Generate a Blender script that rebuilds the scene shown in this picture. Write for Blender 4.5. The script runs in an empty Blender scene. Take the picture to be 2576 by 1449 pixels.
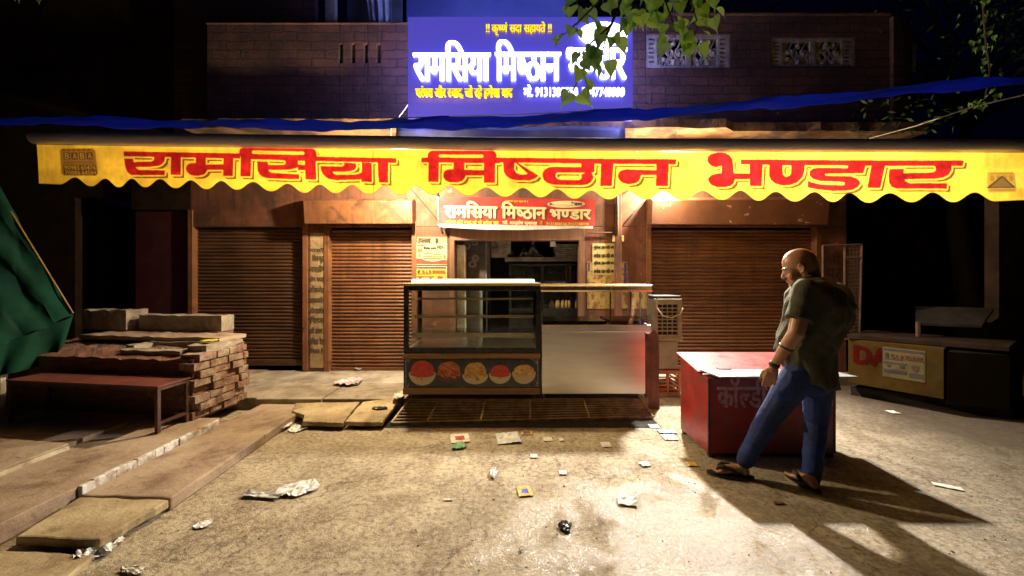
import bpy, bmesh, math, random
import numpy as np
from mathutils import Vector, Matrix, noise as mnoise
rnd = random.Random(7)
SC = bpy.context.scene
COL = SC.collection
# ------------------------------------------------------------------ camera, sky, exposure
F = 1000.0
cam = bpy.data.cameras.new('camera'); cam.sensor_width = 36; cam.lens = 36*F/2576
cam.shift_y = -24.5/2576; cam.clip_start = .05; cam.clip_end = 400
co = bpy.data.objects.new('camera', cam); COL.objects.link(co)
co.location = (0, 0, 1.5); co.rotation_euler = (math.radians(90), 0, 0)
SC.camera = co
W = bpy.data.worlds.new('World'); SC.world = W; W.use_nodes = True
bgn = W.node_tree.nodes['Background']
bgn.inputs[0].default_value = (.05, .06, .55, 1); bgn.inputs[1].default_value = .006
SC.view_settings.view_transform = 'Standard'; SC.view_settings.look = 'None'
SC.view_settings.exposure = 0; SC.view_settings.gamma = 1
SC.cycles.max_bounces = 10; SC.cycles.transparent_max_bounces = 16
SC.cycles.use_denoising = True
SC.cycles.sample_clamp_indirect = 6
LAMP_A, LAMP_B = (-1.39, 4.98, 2.88), (2.24, 5.54, 2.92)
PW_A, PW_B, FLOOD = 590, 450, 1380
LAMP_COL = (1, .80, .49)
SIGN_E = 4.0
# ------------------------------------------------------------------ helpers
def P(px, py, Y): return Vector(((px-1288)/F*Y, Y, 1.5+(700-py)/F*Y))
def G(px, py, z=0):
    Y = (1.5-z)/((py-700)/F); return Vector(((px-1288)/F*Y, Y, z))
WORLD = {}
def loc_of(o): return WORLD.get(o.name, Vector((0, 0, 0)))
def tag(o, label=None, cat=None, group=None, kind=None):
    if label: o['label'] = label
    if cat: o['category'] = cat
    if group: o['group'] = group
    if kind: o['kind'] = kind
    return o
def thing(name, loc, label, cat, group=None):
    o = bpy.data.objects.new(name, None); COL.objects.link(o)
    o.location = loc; o.empty_display_size = .1; WORLD[o.name] = Vector(loc)
    return tag(o, label, cat, group)
def rot(v, a, c=(0, 0)):
    x, y = v[0]-c[0], v[1]-c[1]
    return (c[0]+x*math.cos(a)-y*math.sin(a), c[1]+x*math.sin(a)+y*math.cos(a))
class MB:
    def __init__(s): s.v = []; s.f = []; s.m = []; s.mi = 0
    def add(s, vs, fs):
        o = len(s.v); s.v += [tuple(v) for v in vs]
        s.f += [tuple(i+o for i in f) for f in fs]; s.m += [s.mi]*len(fs); return s
    def box(s, x0, x1, y0, y1, z0, z1, M=None):
        vs = [Vector((x, y, z)) for z in (z0, z1) for y in (y0, y1) for x in (x0, x1)]
        if M: vs = [M(v) for v in vs]
        return s.add(vs, [(0, 2, 3, 1), (4, 5, 7, 6), (0, 1, 5, 4), (2, 6, 7, 3), (0, 4, 6, 2), (1, 3, 7, 5)])
    def quad(s, a, b, c, d): return s.add([a, b, c, d], [(0, 1, 2, 3)])
    def poly(s, pts): return s.add(pts, [tuple(range(len(pts)))])
    def prism(s, pts, d):      # polygon extruded by vector d
        n = len(pts); d = Vector(d); a = [Vector(p) for p in pts]
        return s.add(a+[p+d for p in a], [tuple(range(n))[::-1], tuple(range(n, 2*n))]+[(i, (i+1) % n, n+(i+1) % n, n+i) for i in range(n)])
    def tube(s, pts, r, seg=8, caps=True):
        pts = [Vector(p) for p in pts]; n = len(pts)
        rs = r if isinstance(r, (list, tuple)) else [r]*n
        vs = []; up = None
        for i, p in enumerate(pts):
            t = (pts[min(i+1, n-1)]-pts[max(i-1, 0)]).normalized()
            if up is None: up = Vector((0, 0, 1)) if abs(t.z) < .9 else Vector((1, 0, 0))
            a = t.cross(up).normalized(); b = a.cross(t).normalized(); up = b
            for k in range(seg):
                q = 2*math.pi*k/seg; vs.append(p+a*math.cos(q)*rs[i]+b*math.sin(q)*rs[i])
        fs = [(i*seg+k, i*seg+(k+1) % seg, (i+1)*seg+(k+1) % seg, (i+1)*seg+k) for i in range(n-1) for k in range(seg)]
        if caps: fs += [tuple(range(seg))[::-1], tuple(range((n-1)*seg, n*seg))]
        return s.add(vs, fs)
    def lathe(s, prof, c, seg=20, axis='z'):
        vs = []; n = len(prof)
        for r, z in prof:
            for k in range(seg):
                q = 2*math.pi*k/seg; a, b = r*math.cos(q), r*math.sin(q)
                vs.append(Vector(c)+(Vector((a, b, z)) if axis == 'z' else Vector((a, z, b)) if axis == 'y' else Vector((z, a, b))))
        fs = [(i*seg+k, i*seg+(k+1) % seg, (i+1)*seg+(k+1) % seg, (i+1)*seg+k) for i in range(n-1) for k in range(seg)]
        fs += [tuple(range(seg))[::-1], tuple(range((n-1)*seg, n*seg))]
        return s.add(vs, fs)
    def ball(s, c, r, n=8, M=None):
        r = r if isinstance(r, (tuple, list)) else (r, r, r); vs = []; seg = n*2
        for i in range(n+1):
            th = math.pi*i/n
            for k in range(seg):
                q = 2*math.pi*k/seg
                v = Vector((r[0]*math.sin(th)*math.cos(q), r[1]*math.sin(th)*math.sin(q), r[2]*math.cos(th)))
                vs.append(Vector(c)+(M @ v if M else v))
        return s.add(vs, [(i*seg+k, (i+1)*seg+k, (i+1)*seg+(k+1) % seg, i*seg+(k+1) % seg) for i in range(n) for k in range(seg)])
    def grid(s, fn, nu, nv):
        vs = [fn(i/nu, j/nv) for j in range(nv+1) for i in range(nu+1)]; w = nu+1
        return s.add(vs, [(j*w+i, j*w+i+1, (j+1)*w+i+1, (j+1)*w+i) for j in range(nv) for i in range(nu)])
    def build(s, name, mats, parent=None, smooth=False, bevel=0, weld=False, solid=0, origin=None):
        me = bpy.data.meshes.new(name)
        mats = mats if isinstance(mats, (list, tuple)) else [mats]
        if parent is not None: off = loc_of(parent)
        elif origin is not None: off = Vector(origin)
        else:
            xs = np.array(s.v); off = Vector(((xs[:, 0].min()+xs[:, 0].max())/2, (xs[:, 1].min()+xs[:, 1].max())/2, xs[:, 2].min()))
        me.from_pydata([(v[0]-off[0], v[1]-off[1], v[2]-off[2]) for v in s.v], [], s.f)
        for m in mats: me.materials.append(m)
        if len(mats) > 1: me.polygons.foreach_set('material_index', s.m)
        bm = bmesh.new(); bm.from_mesh(me)
        if weld or smooth: bmesh.ops.remove_doubles(bm, verts=bm.verts, dist=1e-5)
        bmesh.ops.recalc_face_normals(bm, faces=bm.faces) if not getattr(s, 'keep', False) else None
        bm.to_mesh(me); bm.free()
        if smooth: me.polygons.foreach_set('use_smooth', [True]*len(me.polygons))
        o = bpy.data.objects.new(name, me); COL.objects.link(o)
        if parent is not None: o.parent = parent; WORLD[o.name] = off
        else: o.location = off; WORLD[o.name] = off
        if solid:
            md = o.modifiers.new('thick', 'SOLIDIFY'); md.thickness = solid; md.offset = 0
        if bevel:
            md = o.modifiers.new('edge', 'BEVEL'); md.width = bevel; md.segments = 2; md.limit_method = 'ANGLE'
        return o
# ------------------------------------------------------------------ materials
def nn(nt, t, **kw):
    n = nt.nodes.new(t)
    for k, v in kw.items(): setattr(n, k, v)
    return n
def ramp(nt, fac, stops):
    r = nn(nt, 'ShaderNodeValToRGB'); e = r.color_ramp.elements
    while len(e) < len(stops): e.new(.5)
    for el, (p, c) in zip(e, stops): el.position = p; el.color = (c[0], c[1], c[2], 1) if isinstance(c, (tuple, list)) else (c, c, c, 1)
    nt.links.new(fac, r.inputs[0]); return r.outputs[0]
def noise(nt, vec, scale, detail=6, rough=.6, dist=0):
    n = nn(nt, 'ShaderNodeTexNoise'); n.inputs['Scale'].default_value = scale; n.inputs['Detail'].default_value = detail
    n.inputs['Roughness'].default_value = rough; n.inputs['Distortion'].default_value = dist
    nt.links.new(vec, n.inputs['Vector']); return n.outputs[0]
def mixc(nt, f, a, b, blend='MIX'):
    m = nn(nt, 'ShaderNodeMix', data_type='RGBA', blend_type=blend)
    for s_, v in ((0, f), (6, a), (7, b)):
        if isinstance(v, (int, float)): m.inputs[s_].default_value = v
        elif isinstance(v, (tuple, list)): m.inputs[s_].default_value = (v[0], v[1], v[2], 1)
        else: nt.links.new(v, m.inputs[s_])
    return m.outputs[2]
def coords(nt, scale=(1, 1, 1), which='Object'):
    t = nn(nt, 'ShaderNodeTexCoord'); m = nn(nt, 'ShaderNodeMapping'); m.inputs['Scale'].default_value = scale
    nt.links.new(t.outputs[which], m.inputs[0]); return m.outputs[0]
def newmat(name):
    m = bpy.data.materials.new(name); m.use_nodes = True; nt = m.node_tree
    return m, nt, nt.nodes['Principled BSDF']
def bump(nt, bs, h, strength=.3, dist=.01):
    b = nn(nt, 'ShaderNodeBump'); b.inputs['Strength'].default_value = strength; b.inputs['Distance'].default_value = dist
    nt.links.new(h, b.inputs['Height']); nt.links.new(b.outputs[0], bs.inputs['Normal']); return b
def M(name, c, c2=None, rough=.6, metal=0, ns=4, bmp=.0, bs_=60, stretch=(1, 1, 1), spec=.5, rv=.12, stain=None, st=(.55, .68), ss=2.5, bd=.01, det=6, stain2=None, st2=(.64, .67), ss2=5, dstr=None):
    m, nt, bs = newmat(name); v = coords(nt, stretch)
    c2 = c2 or tuple(x*.55 for x in c)
    n1 = noise(nt, v, ns, det, .65)
    col = mixc(nt, ramp(nt, n1, [(.40, 0), (.60, 1)]), c, c2)
    if stain:
        n2 = noise(nt, v, ss, 8, .7, .4); col = mixc(nt, ramp(nt, n2, [(st[0], 0), (st[1], 1)]), col, stain)
    if stain2:
        n5 = noise(nt, v, ss2, 9, .75, .6); col = mixc(nt, ramp(nt, n5, [(st2[0], 0), (st2[1], 1)]), col, stain2)
    if dstr:      # streaks running down
        vv = coords(nt, (9, 9, .7)); col = mixc(nt, ramp(nt, noise(nt, vv, 1.6, 6, .65), [(.52, 0), (.7, .8)]), col, dstr)
    nt.links.new(col, bs.inputs['Base Color']); bs.inputs['Metallic'].default_value = metal
    bs.inputs['Specular IOR Level'].default_value = spec
    n3 = noise(nt, v, ns*2.3, 5)
    nt.links.new(ramp(nt, n3, [(.3, max(0, rough-rv)), (.7, min(1, rough+rv))]), bs.inputs['Roughness'])
    if bmp: bump(nt, bs, noise(nt, v, bs_, 6, .7), bmp, bd)
    return m
def emis(name, c, s):
    m, nt, bs = newmat(name); bs.inputs['Base Color'].default_value = (*c, 1)
    bs.inputs['Emission Color'].default_value = (*c, 1); bs.inputs['Emission Strength'].default_value = s
    bs.inputs['Roughness'].default_value = .4; return m
def glass(name, tint=(.93, .97, .96), refl=.09):
    m, nt, bs = newmat(name); out = nt.nodes['Material Output']
    tr = nn(nt, 'ShaderNodeBsdfTransparent'); tr.inputs[0].default_value = (*tint, 1)
    gl = nn(nt, 'ShaderNodeBsdfGlossy'); gl.inputs['Roughness'].default_value = .01
    lw = nn(nt, 'ShaderNodeFresnel'); lw.inputs[0].default_value = 1.5
    ad = nn(nt, 'ShaderNodeMath', operation='ADD'); ad.inputs[1].default_value = refl-.04
    nt.links.new(lw.outputs[0], ad.inputs[0])
    mx = nn(nt, 'ShaderNodeMixShader'); nt.links.new(ad.outputs[0], mx.inputs[0])
    nt.links.new(tr.outputs[0], mx.inputs[1]); nt.links.new(gl.outputs[0], mx.inputs[2])
    nt.links.new(mx.outputs[0], out.inputs[0]); nt.nodes.remove(bs); return m
def leafmat(name, c, c2, trans=.5, attr=False):
    m, nt, bs = newmat(name); out = nt.nodes['Material Output']
    v = coords(nt); col = mixc(nt, ramp(nt, noise(nt, v, 9, 3), [(.35, 0), (.65, 1)]), c, c2)
    nt.links.new(col, bs.inputs['Base Color']); bs.inputs['Roughness'].default_value = .35
    t = nn(nt, 'ShaderNodeBsdfTranslucent'); nt.links.new(mixc(nt, .35, col, (.35, .75, .16)), t.inputs[0])
    mx = nn(nt, 'ShaderNodeMixShader'); mx.inputs[0].default_value = trans
    nt.links.new(bs.outputs[0], mx.inputs[1]); nt.links.new(t.outputs[0], mx.inputs[2]); nt.links.new(mx.outputs[0], out.inputs[0])
    return m
def brickmat(name, c1, c2, mortar, bw=.23, bh=.075, axis='xz', grime=(.03, .02, .016), gl=(.45, .6), bump_=.8):
    m, nt, bs = newmat(name); t = nn(nt, 'ShaderNodeTexCoord'); sp = nn(nt, 'ShaderNodeSeparateXYZ')
    nt.links.new(t.outputs['Object'], sp.inputs[0]); cb = nn(nt, 'ShaderNodeCombineXYZ')
    add = nn(nt, 'ShaderNodeMath', operation='ADD'); nt.links.new(sp.outputs[0], add.inputs[0]); nt.links.new(sp.outputs[1], add.inputs[1])
    nt.links.new(add.outputs[0], cb.inputs[0]); nt.links.new(sp.outputs[2], cb.inputs[1])
    vn = nn(nt, 'ShaderNodeTexNoise'); vn.inputs['Scale'].default_value = 7; nt.links.new(t.outputs['Object'], vn.inputs['Vector'])
    off = nn(nt, 'ShaderNodeVectorMath', operation='SCALE'); off.inputs[3].default_value = .06
    nt.links.new(vn.outputs['Color'], off.inputs[0]); ad2 = nn(nt, 'ShaderNodeVectorMath', operation='ADD')
    nt.links.new(cb.outputs[0], ad2.inputs[0]); nt.links.new(off.outputs[0], ad2.inputs[1])
    b = nn(nt, 'ShaderNodeTexBrick'); nt.links.new(ad2.outputs[0], b.inputs['Vector'])
    b.inputs['Scale'].default_value = 1; b.inputs['Brick Width'].default_value = bw; b.inputs['Row Height'].default_value = bh
    b.inputs['Mortar Size'].default_value = .009; b.inputs['Mortar Smooth'].default_value = .3
    for k, c in (('Color1', c1), ('Color2', c2), ('Mortar', mortar)): b.inputs[k].default_value = (*c, 1)
    ob = t.outputs['Object']
    col = mixc(nt, ramp(nt, noise(nt, ob, 1.6, 8, .7), [(gl[0], 0), (gl[1], .85)]), b.outputs[0], grime)
    col = mixc(nt, ramp(nt, noise(nt, ob, 14, 6), [(.35, .6), (.7, 0)]), col, tuple(x*.5 for x in c1))
    nt.links.new(col, bs.inputs['Base Color']); bs.inputs['Roughness'].default_value = .9
    h = nn(nt, 'ShaderNodeMath', operation='MULTIPLY_ADD'); nt.links.new(b.outputs['Fac'], h.inputs[0]); h.inputs[1].default_value = -1
    nt.links.new(noise(nt, ob, 25, 8, .7), h.inputs[2]); bump(nt, bs, h.outputs[0], bump_, .02)
    return m
# ------------------------------------------------------------------ lettering (glyphs of Blender's own font; "~" after a letter = half form)
_gc = {}
def _raw(s):
    if s in _gc: return _gc[s]
    c = bpy.data.curves.new('glyph', 'FONT'); c.body = s; c.resolution_u = 3
    o = bpy.data.objects.new('glyph', c); COL.objects.link(o)
    me = o.to_mesh()
    vs = [tuple(v.co[:2]) for v in me.vertices]; fs = [tuple(p.vertices) for p in me.polygons]
    o.to_mesh_clear(); bpy.data.objects.remove(o); bpy.data.curves.remove(c)
    _gc[s] = (vs, fs); return _gc[s]
def _clip(vs, fs, xc):
    bm = bmesh.new(); bv = [bm.verts.new((x, y, 0)) for x, y in vs]
    for f in fs:
        try: bm.faces.new([bv[i] for i in f])
        except ValueError: pass
    bmesh.ops.bisect_plane(bm, geom=bm.verts[:]+bm.edges[:]+bm.faces[:], plane_co=(xc, 0, 0), plane_no=(1, 0, 0), clear_outer=True)
    bm.verts.index_update(); r = ([tuple(v.co[:2]) for v in bm.verts], [tuple(v.index for v in f.verts) for f in bm.faces]); bm.free(); return r
def glyphs(s):
    vs, fs, x, i, seg = [], [], 0, 0, ''
    def put(g, adv):
        nonlocal x
        o = len(vs); vs.extend((a+x, b) for a, b in g[0]); fs.extend(tuple(k+o for k in f) for f in g[1]); x += adv
    def flush():
        nonlocal seg, x
        for k, w in enumerate(seg.split(' ')):
            if k: x += .3
            if w: g = _raw(w); put(g, max(p[0] for p in g[0]))
        seg = ''
    while i < len(s):
        if i+1 < len(s) and s[i+1] == '~':
            flush(); g = _raw(s[i]); mx = max(p[0] for p in g[0]); xc = mx-.2; put(_clip(*g, xc), xc); i += 2
        else: seg += s[i]; i += 1
    flush(); return vs, fs
def text(mb, s, org, ux, uy, w, h, bold=0, nrm=None, lift=.002, z0=None, depth=0):
    """set s into the box w x h whose lower left corner is org; ux, uy unit directions; bold = extra stroke width in box units"""
    vs, fs = glyphs(s); a = np.array(vs); lo, hi = a.min(0), a.max(0)
    ux, uy = Vector(ux), Vector(uy); n = nrm if nrm is not None else ux.cross(uy)
    sx, sy = (w-bold)/(hi[0]-lo[0]), h/(hi[1]-lo[1])
    k = 0
    offs = [(0, 0)] if not bold else [(0, 0), (bold/2, 0), (bold, 0)] + ([(bold/4, bold*.35), (bold*.75, -bold*.35)] if depth == 0 else [])
    for dx, dy in offs:
        pts = [Vector(org)+ux*((p[0]-lo[0])*sx+dx)+uy*((p[1]-lo[1])*sy+dy)+n*(lift+k*.0004) for p in vs]
        if depth:
            m = len(pts); edges = {}
            for f in fs:
                for q in range(len(f)):
                    e = (f[q], f[(q+1) % len(f)]); edges[e] = 1
            side = [e for e in edges if (e[1], e[0]) not in edges]
            mb.mi = 0; mb.add([p+n*depth for p in pts], fs); mb.mi = 1
            mb.add(pts+[p+n*depth for p in pts], [(e[0], e[1], m+e[1], m+e[0]) for e in side]); mb.mi = 0
        else: mb.add(pts, fs)
        k += 1
    return mb
def blob(name, mb, mat, parent, voxel=.007, smooth=4, fac=.5, post=None):
    """many overlapping closed pieces fused into one continuous skin"""
    o = mb.build(name, mat, parent)
    md = o.modifiers.new('skin', 'REMESH'); md.mode = 'VOXEL'; md.voxel_size = voxel
    sm = o.modifiers.new('soft', 'SMOOTH'); sm.iterations = smooth; sm.factor = fac
    dg = bpy.context.evaluated_depsgraph_get(); me = bpy.data.meshes.new_from_object(o.evaluated_get(dg))
    o.modifiers.clear(); o.data = me; me.materials.clear(); me.materials.append(mat)
    if post:
        off = loc_of(parent)
        ns_ = [n.vector.copy() for n in me.vertex_normals]
        for v, n in zip(me.vertices, ns_): v.co = post(v.co+off, n)-off
    me.polygons.foreach_set('use_smooth', [True]*len(me.polygons)); return o
def cap(mb, p0, p1, r0, r1, n=6):
    p0, p1 = Vector(p0), Vector(p1); mb.ball(p0, r0, n); mb.ball(p1, r1, n)
    mb.tube([p0, p1], [r0, r1], 14); return mb
def loft(mb, rings):
    seg = len(rings[0]); vs = [p for r in rings for p in r]; n = len(rings)
    return mb.add(vs, [(i*seg+k, i*seg+(k+1) % seg, (i+1)*seg+(k+1) % seg, (i+1)*seg+k) for i in range(n-1) for k in range(seg)]+[tuple(range(seg))[::-1], tuple(range((n-1)*seg, n*seg))])
# ------------------------------------------------------------------ the palette
m_wall = M('painted_plaster', (.15, .05, .025), (.095, .032, .016), .8, ns=3, bmp=.45, bs_=30, stain=(.05, .024, .014), st=(.5, .64), ss=1.8, stain2=(.3, .18, .09), st2=(.645, .66), ss2=4, dstr=(.04, .02, .012))
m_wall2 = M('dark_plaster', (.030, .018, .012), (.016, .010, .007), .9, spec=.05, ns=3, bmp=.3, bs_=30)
m_brick = brickmat('old_brick', (.15, .062, .042), (.09, .042, .034), (.02, .016, .014), .40, .125, gl=(.42, .62), grime=(.014, .011, .010))
m_brick2 = brickmat('rough_brick', (.27, .11, .07), (.2, .09, .065), (.24, .18, .14), .22, .072, gl=(.62, .8), bump_=1)
m_cement = M('cement', (.33, .28, .22), (.2, .165, .125), .85, ns=3.5, bmp=.5, bs_=35, stain=(.12, .085, .06), st=(.52, .7))
m_slab = M('sandstone', (.36, .275, .2), (.24, .165, .115), .75, ns=2.5, bmp=.9, bs_=16, stain=(.12, .07, .045), st=(.52, .66), stain2=(.1, .065, .045), st2=(.63, .66), ss2=12)
m_slab2 = M('pale_stone', (.44, .36, .22), (.29, .215, .12), .75, ns=3, bmp=.9, bs_=16, stain=(.14, .095, .055), st=(.52, .66), stain2=(.1, .07, .045), st2=(.63, .66), ss2=12)
m_shut = M('brown_shutter', (.15, .058, .022), (.09, .034, .016), .5, ns=2.2, bmp=.15, bs_=50, stretch=(.6, 1, 6), stain=(.2, .1, .045), st=(.62, .75), ss=2, dstr=(.05, .022, .01))
m_hood = M('shutter_box', (.2, .08, .032), (.14, .056, .025), .55, ns=3, bmp=.1, stain=(.07, .03, .016), st=(.52, .62), stain2=(.4, .32, .2), st2=(.70, .71), ss2=6, dstr=(.07, .03, .014))
m_hoodp = M('peeling_box', (.15, .056, .023), (.11, .04, .018), .55, ns=3, bmp=.2, stain=(.55, .4, .28), st=(.63, .655), ss=5)
m_iron = M('rusty_iron', (.12, .06, .04), (.07, .04, .03), .6, .4, ns=8, bmp=.2)
m_grate = M('worn_steel', (.3, .24, .17), (.16, .11, .075), .5, .5, ns=9, bmp=.2)
m_black = M('black_paint', (.012, .012, .014), (.02, .02, .022), .3)
m_void = M('void_shade', (.012, .010, .009), (.006, .005, .005), .9)  # near black colour stands in for the shade inside openings
m_steel = M('brushed_steel', (.84, .79, .71), (.76, .71, .63), .36, 1, ns=2.5, stretch=(.6, 1, 5), rv=.05, bmp=.035, bs_=2.2)
m_steel2 = M('polished_steel', (.68, .66, .62), (.55, .53, .5), .2, 1, ns=4, rv=.06)
m_rail = M('lamplit_steel_rail', (.66, .56, .36), (.5, .42, .26), .3, .35, ns=5, stretch=(.4, 2, 8))  # golden tone puts warm lamplight on chrome into the colour
m_wood = M('varnished_wood', (.34, .19, .06), (.2, .1, .03), .35, ns=3, stretch=(.5, 1, 12), bmp=.05)
m_white = M('white_paint', (.7, .7, .68), (.55, .55, .53), .4, ns=4)
m_dirtywhite = M('dirty_white', (.5, .45, .36), (.33, .28, .2), .7, ns=5, bmp=.2, stain=(.18, .12, .08))
m_glass = glass('clear_glass'); m_glassf = glass('front_glass', (.92, .96, .95), .17)
m_blue = M('blue_plastic', (.03, .06, .42), (.02, .035, .28), .45, ns=8, bmp=.3, bs_=20, stretch=(.4, 3, 3))
m_gtarp = M('green_tarp', (.004, .040, .024), (.0025, .022, .014), .85, ns=3, bmp=.4, bs_=12, spec=.15)
m_red = M('red_paint', (.34, .022, .02), (.24, .016, .015), .42, ns=4, bmp=.3, bs_=9, stain=(.15, .075, .055), st=(.52, .66), ss=3.2, stain2=(.26, .15, .11), st2=(.66, .70), ss2=8, dstr=(.14, .03, .024))
m_redtop = M('faded_red_paint', (.42, .06, .058), (.34, .04, .04), .5, ns=4, bmp=.1)
m_galv = M('galvanised_sheet', (.34, .36, .38), (.25, .26, .28), .45, .3, ns=6, stain=(.3, .27, .22), st=(.58, .7))
m_copper = M('wire_insulation', (.03, .025, .025), rough=.5)
m_ivory = M('ivory_plastic', (.27, .235, .165), (.2, .17, .115), .45, ns=5, bmp=.1)
m_dark = M('dark_plastic', (.02, .018, .016), rough=.5)
m_orange = M('orange_plastic', (.42, .11, .03), (.3, .07, .02), .5, ns=6)
# ------------------------------------------------------------------ ground
def groundmat():
    m, nt, bs = newmat('dirty_concrete_road'); v = coords(nt)
    big = noise(nt, v, .7, 6, .6); mid = noise(nt, v, 3.1, 9, .72, .3); fine = noise(nt, v, 28, 8, .75); grit = noise(nt, v, 120, 4, .7)
    c = mixc(nt, ramp(nt, mid, [(.40, 0), (.60, 1)]), (.25, .195, .13), (.47, .40, .285))
    c = mixc(nt, ramp(nt, big, [(.44, 0), (.60, .6)]), c, (.28, .235, .17))
    c = mixc(nt, ramp(nt, fine, [(.40, .6), (.50, 0)]), c, (.085, .055, .034))
    c = mixc(nt, ramp(nt, fine, [(.53, 0), (.64, .7)]), c, (.52, .46, .34))
    c = mixc(nt, ramp(nt, noise(nt, v, 1.9, 7, .7, .8), [(.60, 0), (.70, .6)]), c, (.12, .075, .05))
    c = mixc(nt, ramp(nt, grit, [(.64, 0), (.72, .7)]), c, (.055, .04, .03))
    vor = nn(nt, 'ShaderNodeTexVoronoi', feature='DISTANCE_TO_EDGE'); vor.inputs['Scale'].default_value = .8
    nt.links.new(v, vor.inputs['Vector'])
    wv = nn(nt, 'ShaderNodeTexNoise'); wv.inputs['Scale'].default_value = 2.5; wv.inputs['Detail'].default_value = 8; nt.links.new(v, wv.inputs['Vector'])
    ad = nn(nt, 'ShaderNodeVectorMath', operation='ADD'); nt.links.new(v, ad.inputs[0]); nt.links.new(wv.outputs['Color'], ad.inputs[1]); nt.links.new(ad.outputs[0], vor.inputs['Vector'])
    c = mixc(nt, ramp(nt, vor.outputs[0], [(0, .6), (.012, 0)]), c, (.04, .03, .022))
    # worn, damp, trodden-smooth patch in front of the chest, its pale tint painting lamp sheen
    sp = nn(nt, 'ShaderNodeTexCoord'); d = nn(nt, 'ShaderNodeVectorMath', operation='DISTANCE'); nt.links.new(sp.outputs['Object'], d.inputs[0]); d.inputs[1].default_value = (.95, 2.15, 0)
    wet_sheen = nn(nt, 'ShaderNodeMath', operation='MULTIPLY_ADD'); nt.links.new(noise(nt, v, 3.2, 8, .75, .5), wet_sheen.inputs[0]); wet_sheen.inputs[1].default_value = 6.5
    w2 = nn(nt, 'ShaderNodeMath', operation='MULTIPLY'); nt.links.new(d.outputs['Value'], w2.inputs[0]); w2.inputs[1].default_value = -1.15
    w3 = nn(nt, 'ShaderNodeMath', operation='SUBTRACT'); nt.links.new(w2.outputs[0], w3.inputs[0]); w3.inputs[1].default_value = 1.7; nt.links.new(w3.outputs[0], wet_sheen.inputs[2])
    wr = ramp(nt, wet_sheen.outputs[0], [(.35, 0), (1.0, 1)])
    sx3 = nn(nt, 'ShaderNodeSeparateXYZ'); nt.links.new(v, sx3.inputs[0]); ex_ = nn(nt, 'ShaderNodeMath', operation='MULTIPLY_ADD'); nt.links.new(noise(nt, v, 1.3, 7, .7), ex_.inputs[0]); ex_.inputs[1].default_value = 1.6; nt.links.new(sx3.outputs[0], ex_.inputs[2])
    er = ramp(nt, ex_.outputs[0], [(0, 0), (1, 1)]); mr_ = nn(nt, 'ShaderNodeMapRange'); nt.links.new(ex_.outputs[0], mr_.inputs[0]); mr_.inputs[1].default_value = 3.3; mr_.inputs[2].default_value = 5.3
    c = mixc(nt, ramp(nt, mr_.outputs[0], [(0, 0), (1, .9)]), c, (.05, .034, .02))  # darker towards the right, the light's fall-off put into the colour
    c = mixc(nt, ramp(nt, wet_sheen.outputs[0], [(.35, 0), (1.0, .5)]), c, (.25, .23, .2)); nt.links.new(c, bs.inputs['Base Color'])
    rr = nn(nt, 'ShaderNodeMix', data_type='FLOAT'); nt.links.new(wr, rr.inputs[0]); rr.inputs[2].default_value = .7; rr.inputs[3].default_value = .5
    nt.links.new(rr.outputs[0], bs.inputs['Roughness'])
    bs.inputs['Specular IOR Level'].default_value = .35
    cwm = nn(nt, 'ShaderNodeMath', operation='MULTIPLY'); nt.links.new(wr, cwm.inputs[0]); cwm.inputs[1].default_value = 1.0; nt.links.new(cwm.outputs[0], bs.inputs['Coat Weight']); bs.inputs['Coat Roughness'].default_value = .16; bs.inputs['Coat IOR'].default_value = 1.9
    h = nn(nt, 'ShaderNodeMath', operation='MULTIPLY_ADD'); nt.links.new(fine, h.inputs[0]); h.inputs[1].default_value = .9
    nt.links.new(noise(nt, v, 75, 5, .7), h.inputs[2]); bump(nt, bs, h.outputs[0], .75, .012); bp = nn(nt, 'ShaderNodeBump'); bp.inputs['Strength'].default_value = 1; bp.inputs['Distance'].default_value = .012; nt.links.new(noise(nt, v, 42, 5, .65), bp.inputs['Height']); nt.links.new(bp.outputs[0], bs.inputs['Coat Normal']); return m
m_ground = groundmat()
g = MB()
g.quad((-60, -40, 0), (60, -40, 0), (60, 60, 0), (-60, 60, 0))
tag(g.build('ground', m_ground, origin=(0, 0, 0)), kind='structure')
# the low platform in front of the shutters, made of big worn flags
pl = MB()
xs = [-4.6, -3.72, -2.9, -2.15, -1.25, .4, 1.56]
front = lambda x: 4.5+.03*math.sin(x*3)
for a, b in zip(xs, xs[1:]):
    for (y0, y1) in ((front(a), 5.12+.02*math.sin(a*5)), (5.125+.02*math.sin(a*5), 5.9)):
        pl.box(a+.005, b-.005, y0, y1, -.05, .14+rnd.uniform(-.004, .004))
pl.box(1.56, 2.2, 5.35, 5.9, -.05, .13)
pl.box(2.2, 5.1, 5.55, 5.9, -.05, .13)
tag(pl.build('pavement', m_cement, bevel=.008), kind='structure')
# raised concrete verge at left with a whitewashed kerb edge
vg = MB()
def jag(x0, x1, y0, y1, z0, z1, n=14, j=.012, mb=vg):
    pts = [(x0, y0)]
    for i in range(n+1): pts.append((x1+rnd.uniform(-j, j), y0+(y1-y0)*i/n))
    pts.append((x0, y1)); mb.prism([(x, y, z0) for x, y in pts], (0, 0, z1-z0))
jag(-3.6, -2.87, 1.0, 3.92, -.05, .125)
jag(-9, -3.615, .5, 6.2, -.05, .15)
tag(vg.build('footpath', m_slab, bevel=.006), kind='structure')
kb = MB()
for i in range(16):
    y = 2.62+i*.077
    kb.box(-2.868+rnd.uniform(-.004, .004), -2.835+rnd.uniform(-.006, .006), y, y+.082, -.02, .131+rnd.uniform(-.004, .005))
tag(kb.build('kerb', M('whitewash', (.62, .64, .66), (.42, .38, .33), .8, ns=14, bmp=.4, stain=(.3, .2, .14), st=(.5, .62), ss=9), bevel=.006), kind='structure')
kb2 = MB()
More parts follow.
